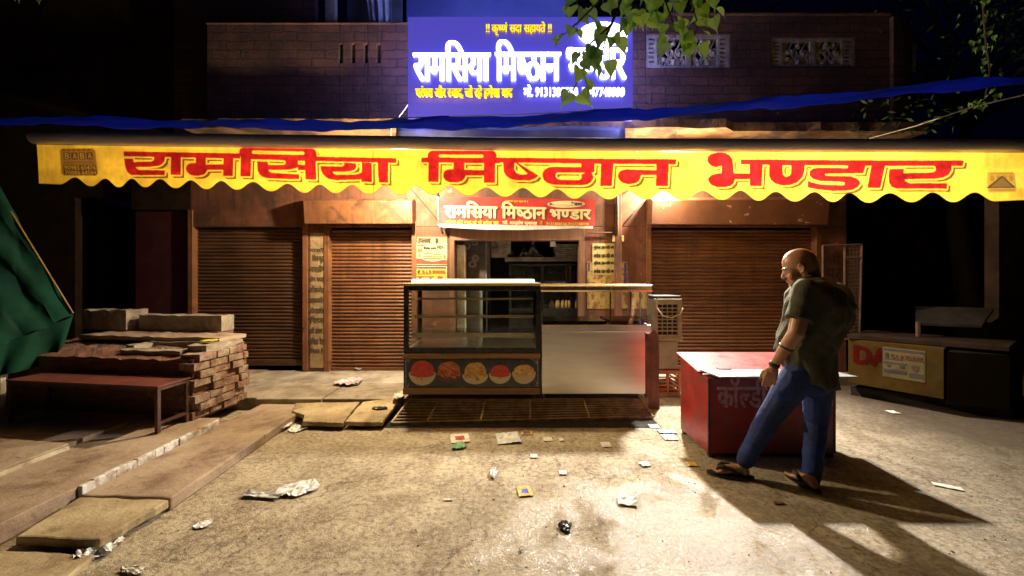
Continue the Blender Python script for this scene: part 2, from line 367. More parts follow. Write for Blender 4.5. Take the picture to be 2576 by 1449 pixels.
jag(-3.62, -3.555, 2.0, 3.2, -.02, .152, 12, .008, kb2)
tag(kb2.build('kerb', m_dirtywhite, bevel=.006), kind='structure')
def slab(pts, z0, z1, mat, label, tilt=None, n=8, j=.008):
    b = MB(); out = []
    for i, p in enumerate(pts):
        q = pts[(i+1) % len(pts)]
        for k in range(n):
            t = k/n; jj = j if k else 0
            out.append(Vector((p[0]+(q[0]-p[0])*t+rnd.uniform(-jj, jj), p[1]+(q[1]-p[1])*t+rnd.uniform(-jj, jj), (tilt(p) if tilt else z1)*(1-t)+(tilt(q) if tilt else z1)*t)))
    b.prism([o-Vector((0, 0, z1-z0)) for o in out], (0, 0, z1-z0))
    return tag(b.build('stone_slab', mat, bevel=.011), label, 'stone slab', 'stone slabs over the drain')
slab([(-2.82, 2.60), (-2.2, 2.56), (-2.26, 4.46), (-2.83, 4.5)], .0, .085, m_slab, 'longest pinkish stone slab, running from the brick wall down beside the white kerb edge')
slab([(-2.74, 2.19), (-2.25, 2.17), (-2.19, 2.54), (-2.80, 2.575)], .03, .085, m_slab2, 'tilted squarish yellow slab with a thick dark front edge at lower left', tilt=lambda p: .085 if p[1] > 2.4 else .075)
slab([(-2.78, 1.5), (-2.1, 1.5), (-2.22, 2.12), (-2.76, 2.15)], -.03, .03, m_slab2, 'sunken cracked slab in the bottom left corner with plastic on its edge')
a, b_, c, d = G(745, 1012, .14), G(905, 1010, .14), G(862, 1066, .07), G(738, 1060, .07)
zt = lambda p: .078+.066*min(1, max(0, (p[1]-4.0)/.42))
slab([(d.x+.10, d.y-.02), c, b_, a, (a.x+.05, a.y-.17), (d.x+.05, d.y+.12)], .04, .085, m_slab2, 'broken ramp slab with a bitten left edge and dark hollow beneath', tilt=zt)
a, b_, c, d = G(912, 1010, .14), G(1008, 998, .14), G(962, 1064, .07), G(866, 1062, .07)
slab([d, c, b_, a], .04, .085, m_slab2, 'clean edged ramp slab with a black scrap on it, left of the steel grating', tilt=zt)
# steel grating ramp
gr = thing('drain_grating', (0, 4.3, 0), 'wide worn steel bar grating ramp in front of the two counters', 'grating')
gb = MB()
A0, A1, B0, B1 = G(1030, 1003, .15), G(1612, 1003, .15), G(985, 1062, .035), G(1642, 1046, .035)
for i in range(9):
    t = i/8; p, q = A0.lerp(B0, t), A1.lerp(B1, t); w = .012 if 0 < i < 8 else .018
    gb = MB(); gb.add([p+Vector((0, dy, dz)) for dz in (-.03, 0) for dy in (-w, w)]+[q+Vector((0, dy, dz)) for dz in (-.03, 0) for dy in (-w, w)],
           [(0, 1, 3, 2), (4, 6, 7, 5), (0, 4, 5, 1), (2, 3, 7, 6), (0, 2, 6, 4), (1, 5, 7, 3)]); gb.build('bar', m_grate, gr)
for t in (.0, .13, .33, .52, .75, 1):
    p, q = A0.lerp(A1, t), B0.lerp(B1, t); gc = MB(); gc.tube([p+Vector((0, 0, -.012)), q+Vector((0, 0, -.012))], .017, 6); gc.build('cross_rail', m_grate, gr)
dp = MB(); dp.quad((-1.35, 3.98, .004), (1.5, 3.98, .004), (1.5, 4.52, .004), (-1.35, 4.52, .004)); dp.build('grating_shade', m_void, gr)  # flat black sheet paints the shade below the grating
# ------------------------------------------------------------------ the shop building
YW = 5.8
def wx(px): return (px-1288)/F*YW
def wz(py): return 1.5+(700-py)/F*YW
bl = thing('shop_building', (0, 6.2, 0), 'two storey brick shop row with brown shutters under a pierced parapet', 'building')
wl = MB(); ZT = 3.5
for p0, p1 in ((766, 824), (1040, 1140), (1465, 1632), (2058, 2130)): wl.box(wx(p0), wx(p1), YW, YW+.3, 0, 2.25)
wl.box(wx(478), wx(2130), YW, YW+.3, 2.25, ZT)
wl.box(wx(1545), wx(1562), YW-.06, YW, .1, 2.75)
wl.build('wall', m_wall, bl, bevel=.01)
def shutter(p0, p1, ytop, ybot, flip=0):
    x0, x1, z0, z1 = wx(p0), wx(p1), wz(ybot), wz(ytop); b = MB(); n = int((z1-z0)/.052)
    prof = []
    for i in range(n):
        for t, d in ((0, 0), (.12, .004), (.3, .017), (.55, .021), (.8, .014), (.93, .003)):
            prof.append((z0+(i+t)*(z1-z0)/n, d))
    jit = [rnd.uniform(-.003, .003) for _ in prof]
    nx = 14
    vs = [(x0+(x1-x0)*k/nx, YW+.10-d+.004*math.sin(k*1.3+z*2)+jit[i]*.4, z) for i, (z, d) in enumerate(prof) for k in range(nx+1)]
    w = nx+1
    b.add(vs, [(j*w+i, j*w+i+1, (j+1)*w+i+1, (j+1)*w+i) for j in range(len(prof)-1) for i in range(nx)])
    s = b.build('roller_shutter', m_shut, bl)
    r = MB(); r.box(x0, x1, YW+.05, YW+.1, z0-.04, z0+.05); r.build('bottom_rail', m_shut, s, bevel=.005)
    for sx in (x0, x1):
        c = MB(); c.box(sx-.035, sx+.035, YW-.015, YW+.12, z0-.1, z1+.1); c.build('guide_channel', m_hood, s, bevel=.004)
    h = MB(); xm = x0+.3*(x1-x0)
    h.tube([(xm, YW+.05, z0+.03), (xm+.03, YW+.02, z0+.05), (xm+.07, YW+.02, z0+.03), (xm+.1, YW+.05, z0+.03)], .009, 6); h.build('lock_hasp', m_galv, s)
    return s
m_shut0 = m_shut; m_shut = M('shaded_shutter', (.085, .036, .016), (.05, .022, .012), .6, ns=2.2, bmp=.15, bs_=50, stretch=(.6, 1, 6)); shutter(480, 768, 545, 915); m_shut = m_shut0; shutter(822, 1042, 575, 935); shutter(1632, 2058, 575, 930)  # far left shutter gets a darker copy, its shade painted in
def hood(p0, p1, y0, y1, mat, drop=.0):
    b = MB(); z1, z0 = wz(y0), wz(y1); x0, x1 = wx(p0), wx(p1)
    b.prism([(x0, YW+.02, z0+.04), (x0, YW-.2, z0), (x0, YW-.24, z1-.06), (x0, YW-.1, z1), (x0, YW+.02, z1)], (x1-x0, 0, 0))
    b.build('shutter_hood', mat, bl, bevel=.01)
hood(783, 1046, 503, 568, m_hood); hood(1626, 2056, 500, 570, m_hoodp)
for p, q in ((505, 540), (540, 575), (760, 500)):
    pass
fr = MB()
for p in (1138, 1463): fr.box(wx(p)-.035, wx(p)+.035, YW-.03, YW+.14, .1, 2.2)
fr.box(wx(1138)-.035, wx(1463)+.035, YW-.032, YW+.138, 2.05, 2.25)
fr.build('door_frame', M('dark_wood', (.16, .07, .035), (.1, .045, .025), .6, ns=4, stretch=(4, 4, .4), bmp=.2), bl, bevel=.006)
# inside of the shop
ins = MB()
x0, x1, y1 = -1.0, 1.2, 7.9
ins.quad((x0, YW+.3, .1), (x0, y1, .1), (x0, y1, 2.9), (x0, YW+.3, 2.9)); ins.quad((x1, YW+.3, .1), (x1, y1, .1), (x1, y1, 2.9), (x1, YW+.3, 2.9))
ins.quad((x0, y1, .1), (x1, y1, .1), (x1, y1, 2.9), (x0, y1, 2.9)); ins.quad((x0, YW+.3, 2.9), (x1, YW+.3, 2.9), (x1, y1, 2.9), (x0, y1, 2.9))
ins.build('back_room', M('grimy_blue_wall', (.085, .085, .12), (.045, .045, .07), .8, ns=3, bmp=.2), bl)
fl = MB(); fl.quad((x0, YW, .12), (x1, YW, .12), (x1, y1, .12), (x0, y1, .12)); fl.build('shop_floor', m_cement, bl)
pt = MB(); pt.prism([(-.86, 6.25, .12), (-.40, 6.25, .12), (-.36, 6.6, .12), (-.86, 6.6, .12)], (0, 0, 2.7))
pt.build('partition', M('grey_limewash', (.2, .19, .2), (.12, .115, .125), .8, ns=4, bmp=.2, stain=(.05, .045, .05), st=(.58, .66), ss=3), bl)
jm = MB(); jm.box(-.835, -.70, 5.96, 6.1, .12, 2.0); jm.build('door_jamb', m_dirtywhite, bl, bevel=.01)
# first floor: ledge, parapet
lg = MB()
pts = []
for i in range(61):
    x = -4.4+i*10.1/60; pts.append((x, 5.28+.05*mnoise.noise((x*2.2, 0, 3))+.025*mnoise.noise((x*9, 1, 3)) + (.12 if 2.9 < x else 0)))
poly = [(x, y, 3.5) for x, y in pts]+[(5.7, 5.98, 3.5), (-4.4, 5.98, 3.5)]
lg.prism(poly, (0, 0, .12)); lg.build('ledge', M('broken_plaster_ledge', (.27, .15, .06), (.15, .075, .035), .85, ns=3, bmp=.9, bs_=14, stain=(.06, .03, .018), st=(.48, .58), ss=2.4), bl)
YP = 5.6
def qx(px): return (px-1288)/F*YP
def qz(py): return 1.5+(700-py)/F*YP
pa = MB(); zt = qz(40); zb = 3.62
# a pierced parapet: bands around the openings
slots = [(853, 862), (884, 893), (916, 925), (948, 957)]
def wallband(p0, p1, holes):      # holes: (px0, px1, py0, py1)
    xs_ = sorted({p0, p1, *[h[0] for h in holes], *[h[1] for h in holes]})
    for a, b in zip(xs_, xs_[1:]):
        hs = [h for h in holes if h[0] <= a and h[1] >= b]
        if not hs: pa.box(qx(a), qx(b), YP, YP+.22, zb, zt)
        else: pa.box(qx(a), qx(b), YP, YP+.22, zb, qz(hs[0][3])); pa.box(qx(a), qx(b), YP, YP+.22, qz(hs[0][2]), zt)
zt = qz(62); wallband(520, 1036, [(s0, s1, 110, 158) for s0, s1 in slots])
zt = qz(40); wallband(1580, 2238, [(1625, 1836, 86, 170), (1940, 2150, 95, 166)])
zt = qz(60); pa.box(qx(1036), qx(1580), YP, YP+.22, zb, zt)
pa.build('parapet', m_brick, bl, bevel=.008)
bk = MB(); bk.quad((qx(1600), YP+.3, zb), (qx(2236), YP+.3, zb), (qx(2236), YP+.3, qz(45)), (qx(1600), YP+.3, qz(45))); bk.build('jali_backing', m_wall2, bl)  # dark plate added behind the jali so its holes read black
cp = MB(); cp.box(qx(1580), qx(2240), YP-.04, YP+.26, qz(40), qz(33)); cp.build('coping', m_brick, bl, bevel=.02); cp = MB(); cp.box(qx(520), qx(1036), YP-.03, YP+.25, qz(62), qz(59)); cp.build('coping', m_brick, bl, bevel=.02)
for s0, s1 in slots:
    b = MB(); b.box(qx(s0), qx(s1), YP+.08, YP+.14, qz(160), qz(108)); b.build('slot_reveal', M('pale_lime', (.5, .5, .52), (.3, .3, .32), .8, ns=9), bl)
m_jali = M('carved_sandstone', (.36, .32, .26), (.22, .19, .15), .85, ns=8, bmp=.4, stain=(.1, .09, .07), st=(.55, .7))
def jali(px0, px1, py0, py1, place):
    b = MB(); w = (px1-px0)/F*YP; h = (py1-py0)/F*YP
    p = lambda u, v, d=0: place(u*w, v*h, d)
    fr_ = .06
    for (u0, u1, v0, v1) in ((0, 1, 0, .08), (0, 1, .9, 1), (0, .04, .08, .9), (.96, 1, .08, .9), (.11, .14, .08, .9), (.86, .89, .08, .9), (.48, .54, .08, .9)):
        b.add([p(u, v, d) for d in (0, .07) for v in (v0, v1) for u in (u0, u1)], [(0, 2, 3, 1), (4, 5, 7, 6), (0, 1, 5, 4), (2, 6, 7, 3), (0, 4, 6, 2), (1, 3, 7, 5)])
    for i in range(6):
        for u0 in (.04, .89):
            b.add([p(u, v, d) for d in (0, .06) for v in (.1+i*.135, .17+i*.135) for u in (u0, u0+.07)], [(0, 2, 3, 1), (4, 5, 7, 6), (0, 1, 5, 4), (2, 6, 7, 3), (0, 4, 6, 2), (1, 3, 7, 5)])
    r2 = random.Random(3)
    for s0 in (.14, .54):
        su = .32
        for k in range(7):
            cu, cv = s0+su*(.12+.76*((k % 3)/2)), .22+.56*((k//3)/2)
            rr = .1
            for ph in (0, 1):
                pts_ = []
                for t in range(15):
                    an = t*.42+k*1.1+ph*math.pi; q = rr*(1-t/17)
                    pts_.append(p(cu+q*math.cos(an)*h/w*1.4, cv+q*1.5*math.sin(an), .03))
                b.tube(pts_, [.02-.0008*t for t in range(15)], 5)
        for k in range(4):
            u = s0+su*(k+.5)/4; b.tube([p(u-.03, .08, .03), p(u+.03, .35, .03), p(u-.03, .62, .03), p(u+.02, .9, .03)], .014, 5)
        for k in range(9):
            b.ball(p(s0+su*r2.random(), .12+.75*r2.random(), .03), .035, 4)
    return b.build('jali_panel', m_jali, bl)
jali(1625, 1836, 86, 170, lambda u, v, d: Vector((qx(1625)+u, YP+.02+d, qz(170)+v)))
jali(1940, 2150, 95, 166, lambda u, v, d: Vector((qx(1940)+u, YP+.02+d, qz(166)+v)))
# corner bastion curving away at right with its own panel
cb = MB(); ring = []
for i in range(9):
    q = math.radians(-90+i*15); ring.append((qx(2238)+.62*math.cos(q)+.0, YP+.62+.62*math.sin(q)))
for (x, y), (x2, y2) in zip(ring, ring[1:]):
    cb.add([(x, y, zb), (x2, y2, zb), (x2, y2, qz(45)), (x, y, qz(45))], [(0, 1, 2, 3)])
cb.build('corner_bastion', m_brick, bl, solid=.1)
c2 = Vector((qx(2268), YP-.01, qz(165)))
du = Vector((math.cos(math.radians(25)), math.sin(math.radians(25)), 0)); dn = Vector((-du.y, du.x, 0))
jali(2268, 2340, 95, 165, lambda u, v, d: c2+du*u+Vector((0, 0, v))+dn*(d+.0))
# upper room set back behind the parapet
ur = MB(); ur.box(qx(400), -2.9, 5.85, 6.05, 3.6, 9); ur.build('upper_wall', m_brick, bl)
glow_wall = MB(); glow_wall.box(-1.75, .9, 6.6, 6.8, 3.6, 9); glow_wall.build('upper_wall', M('sign_glow_blue', (.2, .21, .5), (.15, .16, .42), .8, ns=1.5), bl)  # made-up wall, blue to carry the glow above the sign
pp = MB(); pp.box(qx(797)-.03, qx(815)+.02, 5.9, 6.0, 3.7, 9); pp.build('door_post', m_dirtywhite, bl, bevel=.01)
dr = MB(); dr.box(qx(822), -1.75, 6.3, 6.36, 3.7, 9); dr.build('upper_door', M('grey_door', (.16, .17, .2), (.1, .11, .13), .6, ns=2), bl)
cl = MB()
def clothf(u, v):
    x = -2.35+u*(.55-.28*(1-v))+.0; z = 4.95+v*2; return Vector((x+.25*(1-v), 6.0+.035*math.sin(u*22+v)+.02*math.sin(u*9), z))
cl.grid(clothf, 40, 12)
tag(cl.build('hung_cloth', M('pale_cloth', (.5, .52, .58), (.36, .38, .44), .9, ns=6), smooth=True, solid=.004), 'pale cloth hanging in folds above the brick parapet at upper left', 'cloth')
# ------------------------------------------------------------------ left neighbour (dark)
nb = thing('neighbour_building', (-6.5, 6.4, 0), 'dark neighbouring building with a maroon door at far left', 'building')
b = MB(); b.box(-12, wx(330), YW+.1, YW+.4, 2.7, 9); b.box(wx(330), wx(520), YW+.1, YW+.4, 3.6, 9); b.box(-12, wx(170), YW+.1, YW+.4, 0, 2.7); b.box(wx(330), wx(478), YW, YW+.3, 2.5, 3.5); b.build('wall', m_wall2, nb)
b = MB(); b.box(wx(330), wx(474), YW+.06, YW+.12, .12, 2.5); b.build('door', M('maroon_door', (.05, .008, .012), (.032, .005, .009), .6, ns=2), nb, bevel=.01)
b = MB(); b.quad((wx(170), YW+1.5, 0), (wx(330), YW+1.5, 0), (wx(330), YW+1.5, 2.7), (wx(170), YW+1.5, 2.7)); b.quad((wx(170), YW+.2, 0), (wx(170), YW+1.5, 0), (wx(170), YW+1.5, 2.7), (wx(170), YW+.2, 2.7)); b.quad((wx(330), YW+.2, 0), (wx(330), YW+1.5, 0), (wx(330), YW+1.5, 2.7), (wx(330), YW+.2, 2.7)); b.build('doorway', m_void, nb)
# ------------------------------------------------------------------ lamps under the awning
m_bulb = emis('lit_bulb', (1, .86, .6), 30)
def lamp(pos, pw, label):
    t = thing('bulb_lamp', pos, label, 'lamp')
    b = MB(); b.lathe([(.008, .06), (.012, .05), (.014, .03), (.028, .005), (.033, -.02), (.026, -.045), (.01, -.058), (.001, -.06)], pos, 16); b.build('bulb', m_bulb, t, smooth=True)
    b = MB(); b.lathe([(.018, .055), (.018, .12), (.01, .125)], pos, 12); b.build('holder', m_dark, t, smooth=True)
    b = MB(); b.tube([Vector(pos)+Vector((0, 0, .12)), Vector((pos[0], pos[1]-.02, pos[2]+.2))], .006, 6); b.build('cord', m_copper, t)
    l = bpy.data.lights.new('bulb_light', 'POINT'); l.energy = pw; l.color = LAMP_COL; l.shadow_soft_size = .045
    o = bpy.data.objects.new('bulb_light', l); COL.objects.link(o); o.parent = t; o.location = (0, 0, -.085)
lamp(LAMP_A, PW_A, 'lit bulb hanging above the left end of the glass sweet counter')
lamp((LAMP_B[0]-.1, LAMP_B[1]-.04, LAMP_B[2]-.02), PW_B, 'lit bulb beside the floodlight above the right hand shutter')
fp = Vector(LAMP_B); fd = (Vector((1.2, 1.3, 0))-fp).normalized()
fl_ = thing('flood_lamp', fp, 'small white floodlight on the wall above the right shutter, aimed at the road', 'lamp')
b = MB(); fm = fd.to_track_quat('Z', 'Y').to_matrix()
b.box(-.09, .09, -.06, .06, -.05, -.004, lambda v: fp+fm @ v); b.build('casing', m_dark, fl_, bevel=.006)
b = MB(); b.box(-.08, .08, -.05, .05, -.003, .001, lambda v: fp+fm @ v); b.build('lit_panel', emis('flood_panel', (1, .93, .8), 20), fl_)
b = MB(); b.tube([fp-fd*.05, fp-fd*.08+Vector((0, 0, .03)), Vector((fp.x+.02, YW+.01, fp.z+.04))], .012, 6); b.build('bracket', m_dark, fl_)
l = bpy.data.lights.new('flood_light', 'SPOT'); l.energy = FLOOD; l.color = (1, .95, .88); l.shadow_soft_size = .06; l.spot_size = math.radians(155); l.spot_blend = .55
o = bpy.data.objects.new('flood_light', l); COL.objects.link(o); o.parent = fl_; o.location = fd*.03; o.rotation_euler = fd.to_track_quat('-Z', 'Y').to_euler()
# ------------------------------------------------------------------ awning
YA = 3.3
S2V = 2576/4096
def ax(sx): return (sx*S2V-1288)/F*YA
def az(sy): return 1.5+(700-sy*S2V)/F*YA
aw = thing('awning', (0, 4.0, 2.9), 'long yellow awning with red painted shop name and a scalloped lower edge', 'awning')
def cpts(c, pts):
    ox, k = {1: (150, 2.576), 2: (1000, 2.576), 3: (1900, 2.576), 4: (2800, 1.9877)}[c]
    return [(ox+x/k, 560+y/k) for x, y in pts]
RED, CUT = [], []
def R(c, *p): RED.append(np.array(cpts(c, p)))
def C(c, *p): CUT.append(np.array(cpts(c, p)))
R(1, (922,128), (2115,150), (2115,205), (922,178))
R(1, (922,128), (1390,136), (1390,183), (1350,186), (1345,235), (1322,262), (1290,278), (1200,288), (1045,288), (1052,302), (1080,318), (1352,325), (1352,373), (1010,372), (975,360), (950,335), (932,290), (922,200), (1020,200), (1020,236), (1205,234), (1230,222), (1238,205), (1235,190), (1222,178), (922,178))
R(1, (1408,170), (1512,170), (1512,370), (1410,370))
R(1, (1665,180), (1765,185), (1765,262), (1945,262), (1945,190), (2045,190), (2045,385), (1945,385), (1945,320), (1780,320), (1765,350), (1740,368), (1700,378), (1640,378), (1600,365), (1572,340), (1560,310), (1565,285), (1585,260), (1620,250), (1665,248))
R(1, (2120,140), (2225,150), (2225,388), (2120,385))
C(1, (2045,205), (2118,207), (2118,215), (2045,213))
RED.append(np.array([(967, 606), (972, 598), (982, 595), (1255, 598), (1266, 602), (1272, 612), (1273, 634), (1000, 630), (967, 630)]))
C(2, (50,120), (570,132), (580,148), (570,163), (55,155), (42,140))
R(2, (-20,160), (700,175), (700,228), (-20,208))
R(2, (95,230), (205,232), (205,266), (355,266), (378,255), (385,240), (380,225), (368,208), (510,213), (510,285), (475,303), (380,315), (210,318), (215,330), (240,345), (515,357), (515,408), (190,402), (145,385), (118,360), (102,320))
R(2, (505,262), (600,264), (600,318), (505,318)); R(2, (580,170), (690,175), (690,412), (580,410))
R(2, (690,180), (1518,198), (1518,248), (690,225))
R(2, (735,275), (955,282), (980,272), (985,258), (975,240), (1100,248), (1112,275), (1105,300), (1080,322), (1000,335), (865,335), (870,350), (905,366), (1095,364), (1140,352), (1165,335), (1165,240), (1265,245), (1265,440), (1160,438), (1160,414), (900,422), (830,410), (785,385), (755,350), (740,310))
R(2, (1325,240), (1435,240), (1432,445), (1332,443))
R(2, (1775,192), (2580,206), (2580,256), (1775,245)); R(2, (1850,190), (1955,190), (1955,450), (1850,448))
RED.append(np.array([(1714, 634), (1714, 620), (1722, 610), (1732, 606.5), (1970, 607.5), (1982, 612), (1987, 622), (1987, 640), (1714, 640)]))
C(2, (1962,163), (2400,166), (2410,180), (2400,196), (1965,194), (1953,180))
R(2, (2105,240), (2215,240), (2215,322), (2415,325), (2415,240), (2530,240), (2530,455), (2415,455), (2415,382), (2230,382), (2222,410), (2200,438), (2150,457), (2075,457), (2030,440), (2005,405), (2000,370), (2012,340), (2040,322), (2105,315))
R(3, (0,192), (2062,208), (2055,262), (0,243))
R(3, (290,235), (430,240), (650,378), (620,410), (560,432), (420,430), (360,412), (320,380), (298,340)); C(3, (408,250), (405,315), (425,350), (470,372), (520,368), (540,358), (425,255))
R(3, (760,290), (800,286), (1088,285), (1088,240), (1225,240), (1225,335), (1200,345), (1217,380), (1215,405), (1190,440), (1160,460), (1100,472), (800,472), (740,455), (705,425), (690,385), (692,350), (715,312)); C(3, (850,345), (1125,345), (1085,365), (1095,385), (1088,408), (1065,418), (870,418), (840,408), (825,385), (830,355))
R(3, (1290,245), (1420,250), (1405,480), (1285,478))
R(3, (1520,314), (1560,310), (1855,320), (1855,250), (1985,252), (1978,482), (1850,482), (1855,372), (1702,372), (1695,400), (1675,435), (1640,455), (1570,465), (1510,448), (1475,415), (1462,380), (1468,350), (1490,325))
R(4, (40,170), (48,140), (70,120), (130,105), (185,110), (220,130), (242,165), (248,275), (150,275), (155,215), (110,228), (75,218), (50,195)); R(4, (75,285), (130,272), (378,275), (378,322), (252,325), (245,350), (220,375), (180,386), (110,386), (70,368), (48,340), (44,312))
R(4, (305,162), (2065,172), (2055,215), (305,205)); R(4, (375,165), (482,165), (470,375), (372,375))
R(4, (530,200), (530,290), (545,325), (580,352), (640,368), (700,365), (755,345), (800,300), (815,250), (815,200)); C(4, (640,210), (706,210), (706,270), (695,290), (665,298), (645,285), (640,262))
R(4, (1160,195), (1300,200), (1288,268), (980,274), (978,285), (1000,290), (1190,291), (1235,303), (1262,325), (1270,350), (1255,375), (1220,395), (1150,405), (1050,410), (930,400), (840,383), (840,328), (870,340), (950,358), (1130,362), (1145,350), (1135,338), (940,332), (880,315), (852,285), (855,255), (880,232), (920,226), (1160,228))
R(4, (1345,195), (1455,200), (1432,382), (1328,382))
R(4, (1490,235), (1600,235), (1600,268), (1820,265), (1845,250), (1845,230), (1835,210), (1970,210), (1968,250), (1945,285), (1905,306), (1850,315), (1610,318), (1615,330), (1645,347), (1935,350), (1932,395), (1560,390), (1520,375), (1498,340), (1488,290))
IW, IH, IX, IY = 4000, 290, 140, 560
def raster(polys):
    img = np.zeros((IH, IW), bool)
    for p in polys:
        x0, x1 = int(p[:, 0].min())-1, int(p[:, 0].max())+2; y0, y1 = int(p[:, 1].min())-1, int(p[:, 1].max())+2
        X, Y = np.meshgrid(np.arange(x0, x1)+.5, np.arange(y0, y1)+.5); ins_ = np.zeros(X.shape, bool)
        for (a, b), (c_, d_) in zip(p, np.roll(p, -1, 0)):
            if b == d_: continue
            cr = ((b > Y) != (d_ > Y)) & (X < (c_-a)*(Y-b)/(d_-b)+a); ins_ ^= cr
        yy0, yy1, xx0, xx1 = max(0, y0-IY), min(IH, y1-IY), max(0, x0-IX), min(IW, x1-IX)
        img[yy0:yy1, xx0:xx1] |= ins_[yy0-(y0-IY):yy1-(y0-IY), xx0-(x0-IX):xx1-(x0-IX)]
    return img
def dil(m, r):
    o = m.copy()
    for dx in range(-r, r+1):
        for dy in range(-r, r+1):
            if dx*dx+dy*dy <= r*r+1: o |= np.roll(np.roll(m, dx, 1), dy, 0)
    return o
def blur(a, n=1):
    for _ in range(n):
        a = (a+np.roll(a, 1, 1)+np.roll(a, -1, 1))/3; a = (a+np.roll(a, 1, 0)+np.roll(a, -1, 0))/3
    return a
red = raster(RED) & ~raster(CUT)
sh = np.zeros_like(red)
for k in range(7, 14): sh |= np.roll(np.roll(red, k, 1), k-1, 0)
brown = sh & ~dil(red, 6)
redf, brf = blur(red.astype(np.float32)), blur(brown.astype(np.float32))
rng = np.random.default_rng(4)
lo = rng.random((IH//12+2, IW//12+2)).astype(np.float32)
var = blur(np.kron(lo, np.ones((12, 12), np.float32))[:IH, :IW], 30)
var = (var-var.mean())/var.std()
yel = np.array([.62, .385, .036]); yimg = yel[None, None]*(1+.04*var[..., None])
rimg = np.array([.27, .009, .009])[None, None]*(1+.12*var[..., None])
img = yimg*(1-brf[..., None])+np.array([.11, .055, .008])*brf[..., None]
img = img*(1-redf[..., None])+rimg*redf[..., None]
seam = int(1496-IX); img[:, seam-2:seam+3] *= .55
lo2 = rng.random((IH//40+2, IW//90+2)).astype(np.float32); dirt = blur(np.kron(lo2, np.ones((40, 90), np.float32))[:IH, :IW], 60); dirt = (dirt-dirt.mean())/dirt.std()
lo3 = rng.random((3, IW//9+2)).astype(np.float32); stk = blur(np.kron(lo3, np.ones((IH//2, 9), np.float32))[:IH, :IW], 8); stk = (stk-stk.mean())/stk.std()
img = img*np.clip(1+.12*dirt+.04*stk-.10*np.clip((stk-1.6), 0, 1), .5, 1.15)[..., None]
# the two stickers are painted into the same cloth print
def box_(x0, x1, y0, y1, r=6): return np.array([(x0+r, y0), (x1-r, y0), (x1, y0+r), (x1, y1-r), (x1-r, y1), (x0+r, y1), (x0, y1-r), (x0, y0+r)], float)
def put(polys, c, a=1.0):
    global img
    k = (blur(raster(polys).astype(np.float32))*a)[..., None]; img = img*(1-k)+np.array(c)*k
def word(s, x0, x1, y0, y1):
    vs, fs = glyphs(s); a = np.array(vs); lo, hi = a.min(0), a.max(0)
    q = np.stack([x0+(a[:, 0]-lo[0])/(hi[0]-lo[0])*(x1-x0), y1-(a[:, 1]-lo[1])/(hi[1]-lo[1])*(y1-y0)], 1); return [q[list(f)] for f in fs]
BRN, INK = (.24, .12, .02), (.075, .035, .01)
put([box_(253, 394, 598, 703, 9)], BRN); put([box_(266+i*30.5, 291+i*30.5, 613, 641, 2) for i in range(4)]+[box_(262, 390, 661, 702, 4)], INK)
put([box_(262+i*20, 276+i*20, 600, 608, 2) for i in range(6)], INK, .7)
for i, ch in enumerate('BABA'): put(word(ch, 271+i*30.5, 287+i*30.5, 616, 638), (.42, .24, .04))
put(word('90983 65476', 266, 388, 664, 680), (.42, .24, .04)); put(word('70006 64584', 268, 388, 684, 700), (.42, .24, .04)); put([box_(266+i*8.6, 271+i*8.6, 647, 657, 1) for i in range(14)], INK, .6)
put([box_(3928, 4034, 693, 774, 6)], (.38, .22, .03)); put([box_(3938+i*24, 3954+i*24, 706, 730, 4) for i in range(4)], (.26, .14, .02)); put([box_(3936, 4028, 697, 702, 1), box_(3936, 4028, 762, 768, 1)], (.26, .14, .02))
put([np.array([(3921., 757), (3984, 707), (4032, 757)])], (.05, .03, .012)); put([np.array([(3936., 753), (3984, 714), (4020, 753)])], (.16, .09, .025))
peaks = [303, 418, 538, 658, 775, 899, 1025, 1153, 1281, 1413, 1541, 1671, 1803, 1948, 2092, 2228, 2364, 2505, 2649, 2801, 2948, 3097, 3250, 3401, 3560, 3715, 3881]
def topy(x): return np.interp(x, [165, 520, 960, 1400, 1950, 2800, 4080], [583, 589, 595, 600, 607, 613, 615])
def peaky(x): return np.interp(x, [303, 1025, 1671, 1946, 2505, 2948, 3560, 3881, 4080], [711, 733, 750, 756, 766, 769, 773, 774, 775])
def troughy(x): return np.interp(x, [160, 480, 1025, 1610, 2000, 2800, 3300, 3900, 4080], [736, 750, 766, 783, 792, 804, 809, 812, 806])
def boty(x):
    x = np.asarray(x, float); ph = np.interp(x, peaks, np.arange(len(peaks)))
    s = .5+.5*np.cos(2*np.pi*ph); s = np.where((x < 303-60) | (x > 3881+75), 0, s)
    s = np.where((x < 303) & (x >= 243), .5+.5*np.cos(np.pi*(303-x)/60), s); s = np.where((x > 3881) & (x <= 3956), .5+.5*np.cos(np.pi*(x-3881)/75), s)
    s = s**1.15
    return troughy(x)*(1-s)+peaky(x)*s
NU, NV = 1960, 84
xsv = np.linspace(164, 4078, NU+1); tv = np.linspace(0, 1, NV+1)
XS, T = np.meshgrid(xsv, tv); YS = topy(XS)*(1-T)+boty(XS)*T
ii, jj = np.clip((YS-IY).astype(int), 0, IH-1), np.clip((XS-IX).astype(int), 0, IW-1)
colr = img[ii, jj].astype(np.float32)
edge = np.clip((T-.978)/.02, 0, 1)[..., None]*.75; colr = colr*(1-edge)+np.array([.10, .055, .03], np.float32)*edge
wave = .022*np.sin(XS/170)*T+.012*np.sin(XS/61+1)*T*T+.012*np.sin(XS/420)*T
vx = np.stack([ax(XS), YA-.03+wave, az(YS)], -1).reshape(-1, 3)-np.array(loc_of(aw))
me = bpy.data.meshes.new('valance')
idx = np.arange((NU+1)*(NV+1)).reshape(NV+1, NU+1)
fc = np.stack([idx[:-1, :-1], idx[1:, :-1], idx[1:, 1:], idx[:-1, 1:]], -1).reshape(-1, 4)
